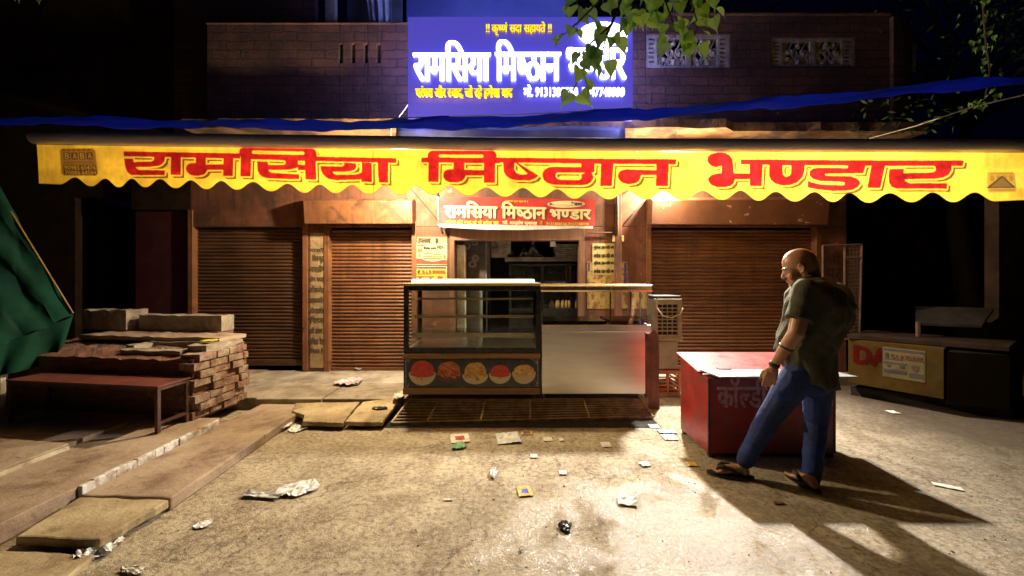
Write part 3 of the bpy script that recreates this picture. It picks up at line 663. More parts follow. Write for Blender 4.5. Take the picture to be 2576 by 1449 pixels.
me.vertices.add(len(vx)); me.vertices.foreach_set('co', vx.astype(np.float32).ravel())
me.loops.add(fc.size); me.loops.foreach_set('vertex_index', fc.ravel().astype(np.int32))
me.polygons.add(len(fc)); me.polygons.foreach_set('loop_start', np.arange(0, fc.size, 4, dtype=np.int32)); me.polygons.foreach_set('loop_total', np.full(len(fc), 4, np.int32))
me.update(calc_edges=True); me.validate()
ca = me.color_attributes.new('paint', 'FLOAT_COLOR', 'POINT')
ca.data.foreach_set('color', np.concatenate([colr.reshape(-1, 3), np.ones((len(vx), 1), np.float32)], 1).ravel())
me.polygons.foreach_set('use_smooth', [True]*len(me.polygons))
def fabric(name, painted=False, c=(.8, .5, .03), trans=.62):
    m, nt, bs = newmat(name); out = nt.nodes['Material Output']
    if painted:
        at = nn(nt, 'ShaderNodeVertexColor', layer_name='paint'); col = at.outputs[0]
    else: col = mixc(nt, noise(nt, coords(nt), 3, 4), c, tuple(x*.8 for x in c))
    nt.links.new(col, bs.inputs['Base Color']); bs.inputs['Roughness'].default_value = .45
    t = nn(nt, 'ShaderNodeBsdfTranslucent'); nt.links.new(col, t.inputs[0])
    mx = nn(nt, 'ShaderNodeMixShader'); mx.inputs[0].default_value = trans
    nt.links.new(bs.outputs[0], mx.inputs[1]); nt.links.new(t.outputs[0], mx.inputs[2]); nt.links.new(mx.outputs[0], out.inputs[0])
    return m
me.materials.append(fabric('painted_canvas', True))
va = bpy.data.objects.new('valance', me); COL.objects.link(va); va.parent = aw; WORLD[va.name] = loc_of(aw)
m_canvas = fabric('yellow_canvas', c=(.4, .25, .02), trans=.3)
b = MB()
def roof(u, v):
    x = ax(170)+u*(ax(4075)-ax(170)); y = YA-.02+v*1.5; return Vector((x, y, az(585)*(1-u)+az(612)*u+.04+v*.46-.05*math.sin(math.pi*v)+.01*math.sin(u*60)*math.sin(math.pi*v)))
b.grid(roof, 80, 10); b.build('canopy', m_canvas, aw, smooth=True)
b = MB()
tp = [Vector((ax(s), YA-.035, az(float(topy(s)))+.055)) for s in np.linspace(155, 4150, 24)]
b.tube(tp, .052, 16); b.build('front_tube', M('grey_tube', (.72, .68, .68), (.5, .46, .46), .35, .2, ns=4, stretch=(.3, 4, 4)), aw, smooth=True)
b = MB(); b.tube([(ax(170), 4.8, 3.12), (ax(4075), 4.8, 3.04)], .05, 12); b.build('roller_tube', m_steel2, aw, smooth=True)
for s in (500, 1500, 2600, 3300):
    b = MB(); x = ax(s); b.tube([(x, YA+.02, az(590)+.04), (x+.02, 4.0, 2.76), (x+.4, 4.8, 3.06)], .02, 8); b.tube([(x+.4, 4.8, 3.06), (x+.4, 5.78, 3.1)], .02, 8); b.build('folding_arm', m_iron, aw)
X_, Z_ = (1, 0, 0), (0, 0, 1)
# ------------------------------------------------------------------ LED sign
YS_ = 5.0
def sx_(px): return (px-1288)/F*YS_
def sz_(py): return 1.5+(700-py)/F*YS_
sg = thing('led_shop_sign', (sx_(1305), YS_, sz_(292)), 'blue signboard with glowing white and yellow letters above the awning', 'sign')
b = MB(); b.box(sx_(1026), sx_(1592), YS_, YS_+.07, sz_(300), sz_(42))
b.build('board', emis('lit_blue_acrylic', (.10, .085, .66), .72), sg, bevel=.006)
e_w = emis('white_led', (1, .98, .95), SIGN_E); e_ws = emis('white_letter_side', (.7, .75, 1), .5); e_y = emis('yellow_led', (1, .78, .015), 1.35); e_ys = emis('yellow_letter_side', (.8, .5, .02), .25); e_topglow = emis('added_top_glow', (.3, .38, 1), 110)
b = MB(); b.box(sx_(1040), sx_(1580), YS_+.08, YS_+.1, sz_(56), sz_(48)); b.build('added_glow_strip', e_topglow, sg); e_sideglow = emis('added_side_glow', (.36, .38, 1), 80)  # unseen strip added behind the board to light the wall above
for p_ in (1030, 1584): b = MB(); b.box(sx_(p_), sx_(p_+4), YS_+.08, YS_+.12, sz_(290), sz_(60)); b.build('added_glow_strip', e_sideglow, sg)  # unseen side strips added to throw blue light on the parapet
N_ = Vector((0, -1, 0))
def stext(b, s, px0, px1, pytop, pybot, bold, depth=.035, lift=.02):
    text(b, s, (sx_(px0), YS_, sz_(pybot)), X_, Z_, sx_(px1)-sx_(px0), sz_(pytop)-sz_(pybot), bold, N_, lift, depth=depth)
# source px of crop (1600,60) scale 2.6833 -> view px
cv = lambda x: (1600+x/2.6833)*S2V
cy = lambda y: (60+y/2.6833)*S2V
b = MB(); stext(b, 'रामिसया', cv(148), cv(978), cy(300), cy(735), .034); stext(b, 'िमष~ठान', cv(1020), cv(1725), cy(290), cy(728), .034); stext(b, 'भण~डार', cv(1775), cv(2428), cy(372), cy(720), .034); b.build('name_letters', [e_w, e_ws], sg)
b = MB(); stext(b, 'मो. 9131308550, 7047748000', cv(1325), cv(2400), cy(770), cy(905), .008); b.build('phone_letters', [e_w, e_ws], sg)
b = MB(); stext(b, '!! कृष~णं सदा सहायते !!', cv(925), cv(1625), cy(100), cy(245), .008); b.build('motto_letters', [e_y, e_ys], sg)
b = MB(); stext(b, 'परंपरा और स~वाद, जो रहे हमेशा याद', cv(175), cv(1210), cy(775), cy(910), .016); b.build('slogan_letters', [e_y, e_ys], sg)
b = MB(); cx_, cyy = (cv(1915)+cv(2435))/2, (cy(95)+cy(350))/2
el = [Vector((sx_(cx_+(cv(2435)-cv(1915))/2*math.cos(q)), YS_-.015, sz_(cyy+(cy(350)-cy(95))/2*math.sin(q)))) for q in np.linspace(0, 2*math.pi, 40, endpoint=False)]
b.prism(el, (0, -.03, 0)); b.build('oval_badge', e_w, sg)
b = MB(); stext(b, '४० वर्षों से मिठास'.replace('र्षों', 'षों').replace('मि', 'िम'), cv(1945), cv(2375), cy(150), cy(225), 0, 0, .05); m_gi = M('grey_ink', (.25, .27, .32), rough=.6); b.build('badge_letters', m_gi, sg); b = MB(); stext(b, 'की पहचान', cv(2060), cv(2265), cy(255), cy(315), 0, 0, .05); b.build('badge_letters', m_gi, sg)
for x in (1053, 1570):
    b = MB(); b.tube([(sx_(x), YS_+.04, sz_(298)), (sx_(x), YS_+.06, 3.55)], .018, 8); b.build('post', m_dirtywhite, sg); b = MB(); b.tube([(sx_(x), YS_+.08, sz_(200)), (sx_(x), 5.6, sz_(210))], .018, 8); b.build('bracket', m_dirtywhite, sg)
fs_ = MB(); fs_.grid(lambda u, v: Vector((sx_(985)+u*(sx_(1585)-sx_(985)), 5.16+.02*math.sin(u*14)+.05*v, sz_(352)+v*(sz_(302)-sz_(352)))), 30, 4)
tag(fs_.build('flex_sheet', M('old_flex_sheet', (.075, .075, .105), (.05, .05, .075), .5, ns=4), smooth=True, solid=.004), 'greyish flex sheet stretched under the glowing sign', 'sheet')
# ------------------------------------------------------------------ blue strap and wires
YB = 3.05
def strapf(u, v):
    px = -60+u*2720; py = np.interp(px, [-60, 0, 400, 980, 1300, 1600, 2000, 2300, 2660], [300, 302, 310, 312, 303, 287, 252, 225, 190]); th = np.interp(px, [0, 980, 1600, 2576], [20, 25, 27, 22])
    p = P(px, py+(v-.5)*th, YB); n_ = mnoise.noise((u*46, v*1.5, 5)); return p+Vector((0, .03*math.sin(u*40+v*2)+.06*(v-.5)**2+.03*n_, .012*mnoise.noise((u*60, 2, 3))+(v-.5)*.025*mnoise.noise((u*33, 7, 1))+.006*math.sin(v*12+u*15)))
b = MB(); b.grid(strapf, 220, 10)
o = b.build('blue_strap', fabric('blue_film', c=(.1, .2, 1), trans=.9), smooth=True, solid=.006); tag(o, 'long blue plastic strip sagging across the street above the awning', 'strap')
b = MB(); b.tube([P(px, float(np.interp(px, [980, 1300, 1600], [297, 289, 272])), YB-.01) for px in range(980, 1601, 20)], .004, 5)
tag(b.build('rope', m_white), 'thin white rope along the upper edge of the blue strip', 'cord')
b = MB(); b.tube([P(2576+60, 225, 3.2), P(2450, 268, 3.9), P(2300, 318, 4.8), P(2150, 358, 5.5)], .006, 5)
tag(b.build('cable', m_dirtywhite), 'pale cable running from the right edge down to the brick parapet', 'cable')
b = MB(); b.tube([P(1030, 258, 5.2), P(1000, 300, 5.2), P(984, 322, 5.3), P(984, 350, 5.3)], .006, 5)
tag(b.build('cable', m_dirtywhite), 'thin stay wire slanting down from the left end of the glowing sign', 'cable')
# ------------------------------------------------------------------ banner over the door
YN = 5.62
bn = thing('cloth_banner', (.0, YN, 2.2), 'red printed banner with cream shop name over the open doorway', 'banner')
def bx(px): return (px-1288)/F*YN
def bz(py): return 1.5+(700-py)/F*YN
bcur = lambda x: .02*math.sin(x*3.1)+.008*math.sin(x*11)
def bfun(px, py): 
    x = bx(px); return Vector((x, YN+bcur(x)+.02*math.sin((py-495)/85*3), bz(py)))
b = MB(); b.grid(lambda u, v: bfun(1102+u*396+(-1.5)*(v), 495+u*6+v*(68-0*u)), 60, 12); 
b.build('red_cloth', M('banner_red', (.36, .018, .016), (.3, .014, .013), .75, ns=3, bmp=.25, bs_=9), bn, smooth=True)
b = MB(); b.grid(lambda u, v: bfun(1104+u*388, 563+u*5+v*(7+8*math.sin(math.pi*min(1, u*1.15))*(1-.5*u))), 40, 3); b.grid(lambda u, v: bfun(1099+u*3.5+v*2, 494+v*72), 2, 12)
b.build('white_hem', M('white_vinyl', (.42, .42, .44), (.34, .34, .36), .7), bn, smooth=True)
m_cream = M('cream_print', (.52, .46, .27), (.47, .41, .24), .75); m_yprint = M('yellow_print', (.5, .34, .03), rough=.7); m_navy = M('navy_print', (.03, .03, .09), rough=.4); m_bshadow = M('green_black_print', (.03, .045, .02), rough=.4)
def btext(b, s, px0, px1, py0, py1, bold, lift):
    n0 = len(b.v); text(b, s, (bx(px0), YN, bz(py1)), X_, Z_, bx(px1)-bx(px0), bz(py0)-bz(py1), bold, N_, lift)
    for i in range(n0, len(b.v)):
        x, y, z = b.v[i]; b.v[i] = (x, y+bcur(x)+.02*math.sin((700-(z-1.5)*F/YN-495)/85*3), z-.0155*(x-bx(px0)))
bc = lambda x: (1700+x/3.4347)*S2V
by = lambda y: (760+y/3.4347)*S2V
names = (('रामिसया', 258, 1000, 155, 378), ('िमष~ठान', 1045, 1672, 162, 385), ('भण~डार', 1715, 2285, 262, 395))
b = MB()
for s, x0, x1, y0, y1 in names: btext(b, s, bc(x0+9), bc(x1+9), by(y0+8), by(y1+8), .02, .004)
b.build('name_shadow', m_bshadow, bn)
b = MB()
for s, x0, x1, y0, y1 in names: btext(b, s, bc(x0), bc(x1), by(y0), by(y1), .022, .009)
b.build('name_print', m_cream, bn)
b = MB(); btext(b, '!! कृष~ण सदा सहायते !!', bc(1100), bc(1420), by(132), by(172), .006, .006); b.build('motto_print', m_yprint, bn); b = MB(); btext(b, 'परंपरा और स~वाद,जो रहे हमेशा याद', bc(290), bc(1018), by(405), by(470), .008, .006); b.build('slogan_print', m_yprint, bn); b = MB(); btext(b, 'मो', bc(1572), bc(1620), by(415), by(470), .008, .006); b.build('phone_print', m_yprint, bn); b = MB(); btext(b, '9131308550,7047748000', bc(1665), bc(2250), by(440), by(482), .008, .006); b.build('phone_print', m_yprint, bn)
b = MB(); btext(b, 'प्रो. आशुतोष कुशवाह'.replace('प्रो', 'प~रो'), bc(1062), bc(1545), by(412), by(485), .008, .006); b.build('owner_print', m_cream, bn); b = MB()
el = [bfun(bc(1938+260*math.cos(q)), by(188+48*math.sin(q)))+Vector((0, -.004, -.004)) for q in np.linspace(0, 2*math.pi, 32, endpoint=False)]; b.poly(el); b.build('oval_print', m_cream, bn)
b = MB(); btext(b, '४० वषों से िमठास की पहचान', bc(1712), bc(2160), by(155), by(215), .005, .010); b.build('oval_letters', m_navy, bn)
# ------------------------------------------------------------------ posters, price list, painted words, switch box
m_paper = M('yellowed_paper', (.34, .26, .12), (.26, .19, .085), .8, ns=6, bmp=.1); m_paperw = M('cream_paper', (.44, .35, .19), (.36, .28, .15), .8, ns=6, bmp=.1)
m_ink = M('black_ink', (.02, .016, .014), rough=.7); m_redink = M('red_ink', (.45, .05, .03), (.36, .03, .02), .6, ns=10); m_bink = M('blue_ink', (.04, .04, .2), rough=.6); m_gink = M('green_ink', (.25, .32, .04), rough=.6); m_brink = M('brown_ink', (.25, .11, .05), (.16, .06, .03), .6, ns=20); m_yink = M('poster_yellow', (.5, .34, .03), (.44, .28, .025), .6, ns=8)
M7 = (m_paperw, m_yink, m_bink, m_brink, m_gink, m_redink, m_ink)
def wp(px, py, d=0): return Vector((wx(px), YW-.004-d, wz(py)))
def wr(b, x0, x1, y0, y1, d): b.quad(wp(x0, y1, d), wp(x1, y1, d), wp(x1, y0, d), wp(x0, y0, d))
def wtext(b, s, x0, x1, y0, y1, bold=0, d=.004): text(b, s, (wx(x0), YW-.004-d, wz(y1)), X_, Z_, wx(x1)-wx(x0), wz(y0)-wz(y1), bold, N_, .001)
pc = lambda x: (1640+x/6.9)*S2V
py_ = lambda y: (920+y/6.9)*S2V
nt_ = thing('paper_notice', wp(1085, 608), 'torn grey notice with handwritten black letters on the pillar left of the doorway', 'notice')
b = MB(); wr(b, pc(190), pc(1020), py_(195), py_(375), 0); b.build('paper', m_paper, nt_)
b = MB(); wtext(b, 'उपलब~ध', pc(200), pc(580), py_(230), py_(365), .01); b.build('handwriting', m_ink, nt_); b = MB(); wtext(b, 'है', pc(690), pc(800), py_(215), py_(385), .01); b.build('handwriting', m_ink, nt_)
po = thing('poster', wp(1085, 660), 'cream and red printed poster on the pillar, below the handwritten notice', 'poster')
b = MB(); wr(b, pc(175), pc(1025), py_(375), py_(970), .002); b.build('paper', m_paperw, po)
b = MB()
for x0, x1, y in ((365, 615, 652), (635, 890, 665), (365, 615, 728), (635, 885, 738), (365, 865, 782)): wr(b, pc(x0), pc(x1), py_(y-14), py_(y+14), .004)
wr(b, pc(210), pc(345), py_(510), py_(625), .004); wr(b, pc(940), pc(985), py_(690), py_(800), .004); wr(b, pc(240), pc(280), py_(650), py_(740), .004); b.build('print_bar', m_brink, po)
b = MB(); wtext(b, 'दिनांक समय'.replace('दि', 'िद'), pc(370), pc(730), py_(455), py_(545), .006); wtext(b, 'स्थान'.replace('स्थ', 'स~थ'), pc(740), pc(930), py_(430), py_(545), .004); wtext(b, 'यहाँ', pc(215), pc(430), py_(400), py_(445), .003); b.build('headline', m_ink, po)
b = MB(); b.poly([wp(pc(x), py_(y), .004) for x, y in ((185, 785), (300, 790), (430, 835), (600, 870), (760, 860), (900, 830), (1022, 830), (1022, 945), (185, 935))]); b.build('red_wave', m_redink, po)
m_dim = [M('shaded_paper', (.07, .052, .02), (.045, .034, .014), .8, ns=6), M('shaded_yellow', (.075, .05, .009), (.05, .034, .006), .8, ns=6), M('shaded_ink', (.025, .02, .02), rough=.8), M('shaded_red', (.07, .02, .01), rough=.8)]  # dimmed copies of the bill's colours, shade at the stall painted in
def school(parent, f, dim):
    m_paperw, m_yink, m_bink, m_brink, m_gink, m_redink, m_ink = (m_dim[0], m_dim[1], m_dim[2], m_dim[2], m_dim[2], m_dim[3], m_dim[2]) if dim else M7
    """yellow school bill; f(u, v, d) maps 0..1 across and down"""
    def rq(b, u0, u1, v0, v1, d): b.quad(f(u0, v1, d), f(u1, v1, d), f(u1, v0, d), f(u0, v0, d))
    b = MB(); rq(b, 0, 1, 0, 1, .002); b.build('paper', m_paperw, parent)
    b = MB(); rq(b, .02, .97, .05, .98, .004); b.build('yellow_print', m_yink, parent)
    b = MB(); rq(b, .02, .97, .04, .115, .006); b.build('blue_print', m_bink, parent)
    for q_ in ((.1, .2, .56, .64), (.42, .53, .56, .64), (.03, .58, .72, .8)): b = MB(); rq(b, *q_, .008); b.build('blue_print', m_bink, parent)
    b = MB(); rq(b, .02, .5, .37, .40, .006); b.build('brown_print', m_brink, parent)
    for q_ in ((.02, .58, .48, .54), (.02, .58, .81, .84)): b = MB(); rq(b, *q_, .006); b.build('brown_print', m_brink, parent)
    b = MB(); rq(b, .64, .97, .76, .9, .006); b.build('green_print', m_gink, parent)
    b = MB(); b.poly([f(.7, .5, .007), f(.7, .62, .007), f(.78, .73, .007), f(.86, .62, .007), f(.86, .5, .007)])
    o = f(.2, .34, .006); ux = (f(1, .34, .006)-f(0, .34, .006)); uy = f(0, 0, 0)-f(0, 1, 0); n = ux.normalized().cross(uy.normalized())
    text(b, 'G. L. P. SCHOOL', o, ux.normalized(), uy.normalized(), ux.length*.76, uy.length*.13, .008, n, .003); b.build('red_print', m_redink, parent)
    b = MB(); text(b, 'दी', f(.05, .35, .006), ux.normalized(), uy.normalized(), ux.length*.1, uy.length*.18, .004, n, .003); b.build('black_print', m_ink, parent)
sp_ = thing('school_poster', wp(1085, 700), 'yellow school bill with red headline on the pillar left of the doorway', 'poster')
school(sp_, lambda u, v, d: wp(pc(165+u*860), py_(1000+v*560), d+.002), 0)
pl_ = thing('torn_poster', wp(1522, 720), 'half torn yellow poster under the price list, right of the doorway', 'poster')
m_torn = M('torn_paper', (.36, .26, .07), (.27, .18, .05), .85, ns=7, bmp=.3, stain=(.16, .06, .03), st=(.5, .56), ss=11)
qc = lambda x: (2320+x/6.04)*S2V
qy = lambda y: (920+y/6.04)*S2V
b = MB(); wr(b, qc(170), qc(1150), qy(765), qy(1900), 0); b.build('paper', m_torn, pl_)
b = MB(); wr(b, qc(195), qc(240), qy(785), qy(990), .002); b.build('border_print', m_bink, pl_); b = MB(); wr(b, qc(1060), qc(1120), qy(790), qy(1300), .002); b.build('border_print', m_bink, pl_)
pr = thing('price_list', wp(1520, 664), 'pale handwritten price list pasted on the pillar right of the doorway', 'notice')
b = MB(); wr(b, qc(298), qc(850), qy(325), qy(1085), .004); b.build('paper', M('price_paper', (.42, .34, .15), (.36, .28, .12), .8, ns=5, bmp=.2), pr)
for i, s in enumerate(('भुिजया 20/-प~रित नग', 'समोसा 10/-प~रित नग', 'भुिजया 20/-प~रित नग', 'समोसा 10/-प~रित नग')):
    b = MB(); wtext(b, s, qc(325), qc(815), qy(370+i*188), qy(480+i*188), .007, .006); b.build('handwriting', m_ink, pr)
sw = thing('switch_board', wp(1554, 600), 'small ivory switch board with a red switch on the pillar', 'switch')
b = MB(); b.box(wx(qc(775)), wx(qc(1042)), YW-.05, YW-.002, wz(qy(285)), wz(qy(140))); b.build('box', M('ivory', (.7, .55, .2), (.62, .48, .17), .4), sw, bevel=.006)
b = MB(); b.box(wx(qc(945)), wx(qc(985)), YW-.06, YW-.049, wz(qy(240)), wz(qy(178))); b.build('red_switch', m_redink, sw)
b = MB(); b.box(wx(qc(830)), wx(qc(860)), YW-.055, YW-.049, wz(qy(240)), wz(qy(180))); b.box(wx(qc(895)), wx(qc(915)), YW-.055, YW-.049, wz(qy(240)), wz(qy(190))); b.build('socket', m_dark, sw)
pipe = MB(); pipe.tube([wp(1551, 490, .05), wp(1551, 592, .05)], .018, 8); pipe.tube([wp(1478, 586, .03), wp(1540, 586, .03), wp(1549, 560, .04)], .012, 6)
tag(pipe.build('conduit_pipe', m_iron), 'dark conduit pipe running down the pillar to the switch board', 'pipe')
w = MB(); w.tube([wp(1095, 470, .02), wp(1110, 520, .03), wp(1107, 560, .02), wp(1112, 585, .02)], .012, 6); w.tube([wp(1030, 470, .02), wp(1090, 540, .02), wp(1135, 600, .02)], .007, 5)
tag(w.build('loose_wires', m_copper), 'loose black wires hanging down the wall left of the red banner', 'wires')
w = MB(); w.tube([wp(1640, 490, .02), wp(1590, 540, .05), wp(1550, 590, .03)], .007, 5); w.tube([wp(1600, 470, .02), wp(1560, 500, .05), wp(1549, 540, .05)], .006, 5)
tag(w.build('loose_wires', m_copper), 'thin wires crossing the pillar above the switch board', 'wires')
m_fblack = M('faded_black_paint', (.05, .035, .025), (.1, .065, .04), .8, ns=9)
# words painted on the pillar between the two left shutters
pw = MB(); wr(pw, 781, 821, 586, 925, 0); pp_ = tag(pw.build('whitewashed_strip', M('painted_whitewash', (.34, .24, .125), (.22, .145, .08), .85, ns=5, bmp=.2, stain=(.12, .07, .04), st=(.55, .68), ss=6)), 'tall whitewashed strip of handpainted black words between two shutters', 'wall lettering')
hy = lambda y: (900+y/2.4125)*S2V; hx = lambda x: (1180+x/2.4125)*S2V
for s, x0, x1, y0, y1 in (('यहाँ', 150, 292, 220, 265), ('बिस~कुट'.replace('बि', 'िब'), 168, 292, 285, 365), ('नमकीन', 145, 295, 385, 455), ('सोन पपड़ी', 135, 298, 490, 555), ('चॉकलेट', 138, 290, 590, 650), ('आइसक~रीम', 132, 298, 690, 755), ('कोल~डिड्रंक'.replace('डिड्रंक', 'डड~रंक'), 135, 298, 790, 850), ('िचप~स', 148, 298, 880, 945), ('आिद सामान', 138, 270, 985, 1045), ('उिचत रेट', 135, 285, 1085, 1150), ('िमलता है', 150, 275, 1185, 1240)):
    b = MB(); wtext(b, s, hx(x0), hx(x1), hy(y0), hy(y1), .006, .003); b.build('painted_word', m_fblack, pp_)
# ------------------------------------------------------------------ glass sweet counter (left)
YC = 4.45
def kx(px): return (px-1288)/F*YC
def kz(py): return 1.5+(700-py)/F*YC
ct = thing('sweet_display_counter', (kx(1188), YC+.35, .14), 'glass sweet counter with black frame and five pictured bowls on its base', 'counter')
x0, x1, y0, y1 = kx(1015), kx(1360), YC, YC+.72
def bx_(name, x0, x1, y0, y1, z0, z1, mat, par, bev=.004):
    b = MB(); b.box(x0, x1, y0, y1, z0, z1); return b.build(name, mat, par, bevel=bev)
zb0, zb1 = kz(992), kz(975)
bx_('bottom_trim', x0-.005, x1-.005, y0-.012, y1, zb0, zb1, m_wood, ct)
bx_('base', x0, x1, y0, y1, zb1+.001, kz(902), m_black, ct)
bx_('middle_trim', x0-.008, x1-.002, y0-.016, y1, kz(901.5), kz(889), m_wood, ct)
f0, f1 = kz(888), kz(719)
b = MB()
for xa in (x0, x1-.05):
    for ya in (y0, y1-.05): b.box(xa, xa+.05, ya, ya+.05, f0, f1)
for ya in (y0+.002, y1-.05): b.box(x0+.05, x1-.05, ya, ya+.05, f0, f0+.05); b.box(x0+.05, x1-.05, ya, ya+.05, f1-.055, f1)
for xa in (x0+.002, x1-.048): b.box(xa, xa+.044, y0+.05, y1-.05, f0, f0+.05); b.box(xa, xa+.044, y0+.05, y1-.05, f1-.055, f1)
b.build('frame', m_black, ct, bevel=.004)
b = MB(); b.quad((x0+.05, y0+.02, f0+.05), (x1-.05, y0+.02, f0+.05), (x1-.05, y0+.02, f1-.055), (x0+.05, y0+.02, f1-.055)); b.build('front_glass', m_glassf, ct)
b = MB()
for xa in (x0+.02, x1-.02): b.quad((xa, y0+.05, f0+.05), (xa, y1-.05, f0+.05), (xa, y1-.05, f1-.055), (xa, y0+.05, f1-.055))
b.build('side_glass', m_glass, ct)
b = MB(); b.box(x0+.05, x1-.05, y0+.05, y1-.05, f0+.03, f0+.06); b.build('deck', m_steel, ct)
for yf, py, wdt in ((4.86, 750, .02), (4.74, 793, .03), (4.6, 838, .05)):
    z = 1.5+(700-py)/F*yf
    s = MB(); s.box(x0+.06, x1-.06, yf, y1-.07, z-.008, z); s = s.build('glass_shelf', m_glass, ct)
    s2 = MB(); s2.box(x0+.06, x1-.06, yf-.022, yf+.012, z-wdt, z+.004); s2.build('shelf_rail', m_rail, s, bevel=.002)
    s3 = MB()
    for xa in (x0+.055, x1-.075): s3.box(xa, xa+.02, yf, y1-.06, z-.03, z-.008)
    s3.build('shelf_bracket', m_iron, s)
for xa in (x0+.05+.69*(x1-x0)*.74, ):
    bx_('door_mullion', xa, xa+.05, y1-.045, y1-.02, f0+.05, f1-.05, m_galv, ct); bx_('door_mullion', xa+.065, xa+.1, y1-.06, y1-.045, f0+.05, f1-.05, m_galv, ct)
b = MB(); b.box(x0+.05, x1-.05, y1-.03, y1-.026, f0+.05, f1-.05); b.build('back_glass', m_glass, ct)
bx_('top', x0-.01, x1+.005, y0-.01, y1+.01, f1+.001, f1+.03, m_rail, ct)
b = MB(); b.prism([(x0+.06, y0+.08, f1+.031), (x0+.06, y1, f1+.031), (x0+.06, y1, f1+.075), (x0+.06, y0+.14, f1+.075)], (x1-x0-.12, 0, 0)); b.build('lid', m_white, ct, bevel=.008)
for px in (1030, 1345):
    w = MB()
    for dx in (-.018, .008): w.lathe([(.0001, dx), (.034, dx), (.034, dx+.01), (.0001, dx+.01)], (kx(px), y0+.05, .178), 14, 'x')
    w.lathe([(.012, 0), (.012, .03)], (kx(px), y0+.05, .19), 10); w.build('castor', m_ivory, ct)
for px in (1030, 1345):
    w = MB(); w.lathe([(.0001, -.015), (.034, -.015), (.034, .012), (.0001, .012)], (kx(px), y1-.06, .178), 14, 'x'); w.build('castor', m_ivory, ct)
b = MB(); b.add([(x0+.12, y0+.3, f1+.09), (x0+.18, y0+.27, f1+.1), (x0+.2, y0+.34, f1+.085), (x0+.14, y0+.36, f1+.078)], [(0, 1, 2, 3)])
# printed panel with five bowls
pp = MB(); pp.box(x0+.02, x1-.02, y0-.006, y0-.001, kz(972), kz(905)); pan = pp.build('picture_panel', M('panel_print_black', (.012, .014, .022), (.02, .022, .03), .25), ct)
YPN = y0-.007
def pq(px, py, d=0): return Vector((kx(px), YPN-d, kz(py)))
def disc(b, px, py, rx, ry, d, n=22, a0=0, a1=2*math.pi): b.poly([pq(px+rx*math.cos(q), py+ry*math.sin(q), d) for q in np.linspace(a0, a1, n, endpoint=(a1 < 6.2))])
bb = lambda x: (1600+x/2.8983)*S2V
bv = lambda y: (1100+y/2.8983)*S2V
m_bowl = M('bowl_print', (.8, .72, .52), (.7, .6, .42), .4, ns=12); m_bowld = M('brown_bowl_print', (.12, .04, .025), (.07, .025, .015), .3, ns=12)
def food(c, c2, c3): return [M('sweet_print', c, c2, .4, ns=30), M('sweet_print', c2, c3, .4, ns=30), M('sweet_print', tuple(min(1, x*1.35) for x in c), c, .4, ns=30)]
fr_ = random.Random(11)
def bowl(cx, rim, w, hb, top, fd, kind, mb_):
    b = MB(); ms = [mb_]+fd+[m_bowld]
    # bowl body below the rim
    b.poly([pq(bb(cx+w*math.cos(q)), bv(rim+(hb if math.sin(q) > 0 else hb*.25)*math.sin(q)), .0005) for q in np.linspace(0, 2*math.pi, 36, endpoint=False)])
    b.mi = 1
    hump = [(cx-w*.95, rim)]
    for k in range(13):
        q = math.pi-math.pi*k/12; hump.append((cx+w*.86*math.cos(q), rim-(rim-top)*abs(math.sin(q))**.7+fr_.uniform(-6, 6)))
    hump.append((cx+w*.95, rim)); 
    hump += [(cx+w*.95*math.cos(q), rim+hb*.34*math.sin(q)) for q in np.linspace(.15, math.pi-.15, 10)]
    b.poly([pq(bb(x), bv(y), .001) for x, y in hump])
    for k in range(46):
        a, r = fr_.random()*6.28, math.sqrt(fr_.random())
        x = cx+w*.78*r*math.cos(a); yy = rim-.18*(rim-top)+(rim-top)*.62*r*math.sin(a); b.mi = 1+k % 3
        if kind == 'ball': disc(b, bb(x), bv(yy), 4.2, 4.2, .0015+k*.00004, 12)
        elif kind == 'cube':
            s = fr_.uniform(18, 30); t = fr_.uniform(-.5, .5); b.poly([pq(bb(x+s*math.cos(t+k2*1.571)), bv(yy+s*.75*math.sin(t+k2*1.571)), .0015+k*.00004) for k2 in range(4)])
        elif kind == 'fold':
            t = fr_.uniform(-.9, .9); L = 30
            b.poly([pq(bb(x+L*math.cos(q)*math.cos(t)-12*math.sin(q)*math.sin(t)), bv(yy+L*math.cos(q)*math.sin(t)+12*math.sin(q)*math.cos(t)), .0015+k*.00004) for q in np.linspace(0, 6.28, 14, endpoint=False)])
        else:
            t = fr_.uniform(0, 3); b.poly([pq(bb(x+10*math.cos(q)*math.cos(t)-5*math.sin(q)*math.sin(t)), bv(yy+10*math.cos(q)*math.sin(t)+5*math.sin(q)*math.cos(t)), .0015+k*.00004) for q in np.linspace(0, 6.28, 8, endpoint=False)])
    b.build('bowl_picture', ms, pan)
RD = food((.75, .075, .05), (.6, .045, .03), (.42, .022, .018)); BR = food((.62, .2, .055), (.42, .1, .03), (.2, .045, .015)); YL = food((.8, .48, .14), (.62, .33, .08), (.4, .18, .04)); CR = food((.85, .55, .18), (.75, .42, .11), (.58, .28, .06))
bowl(260, 1140, 155, 138, 990, RD, 'bit', m_bowl); bowl(570, 1140, 150, 110, 1000, BR, 'fold', m_bowld); bowl(873, 1160, 150, 105, 1010, YL, 'cube', m_bowl); bowl(1160, 1145, 128, 115, 1040, RD, 'bit', m_bowl); bowl(1437, 1130, 136, 132, 1040, CR, 'ball', m_bowl)
b = MB()
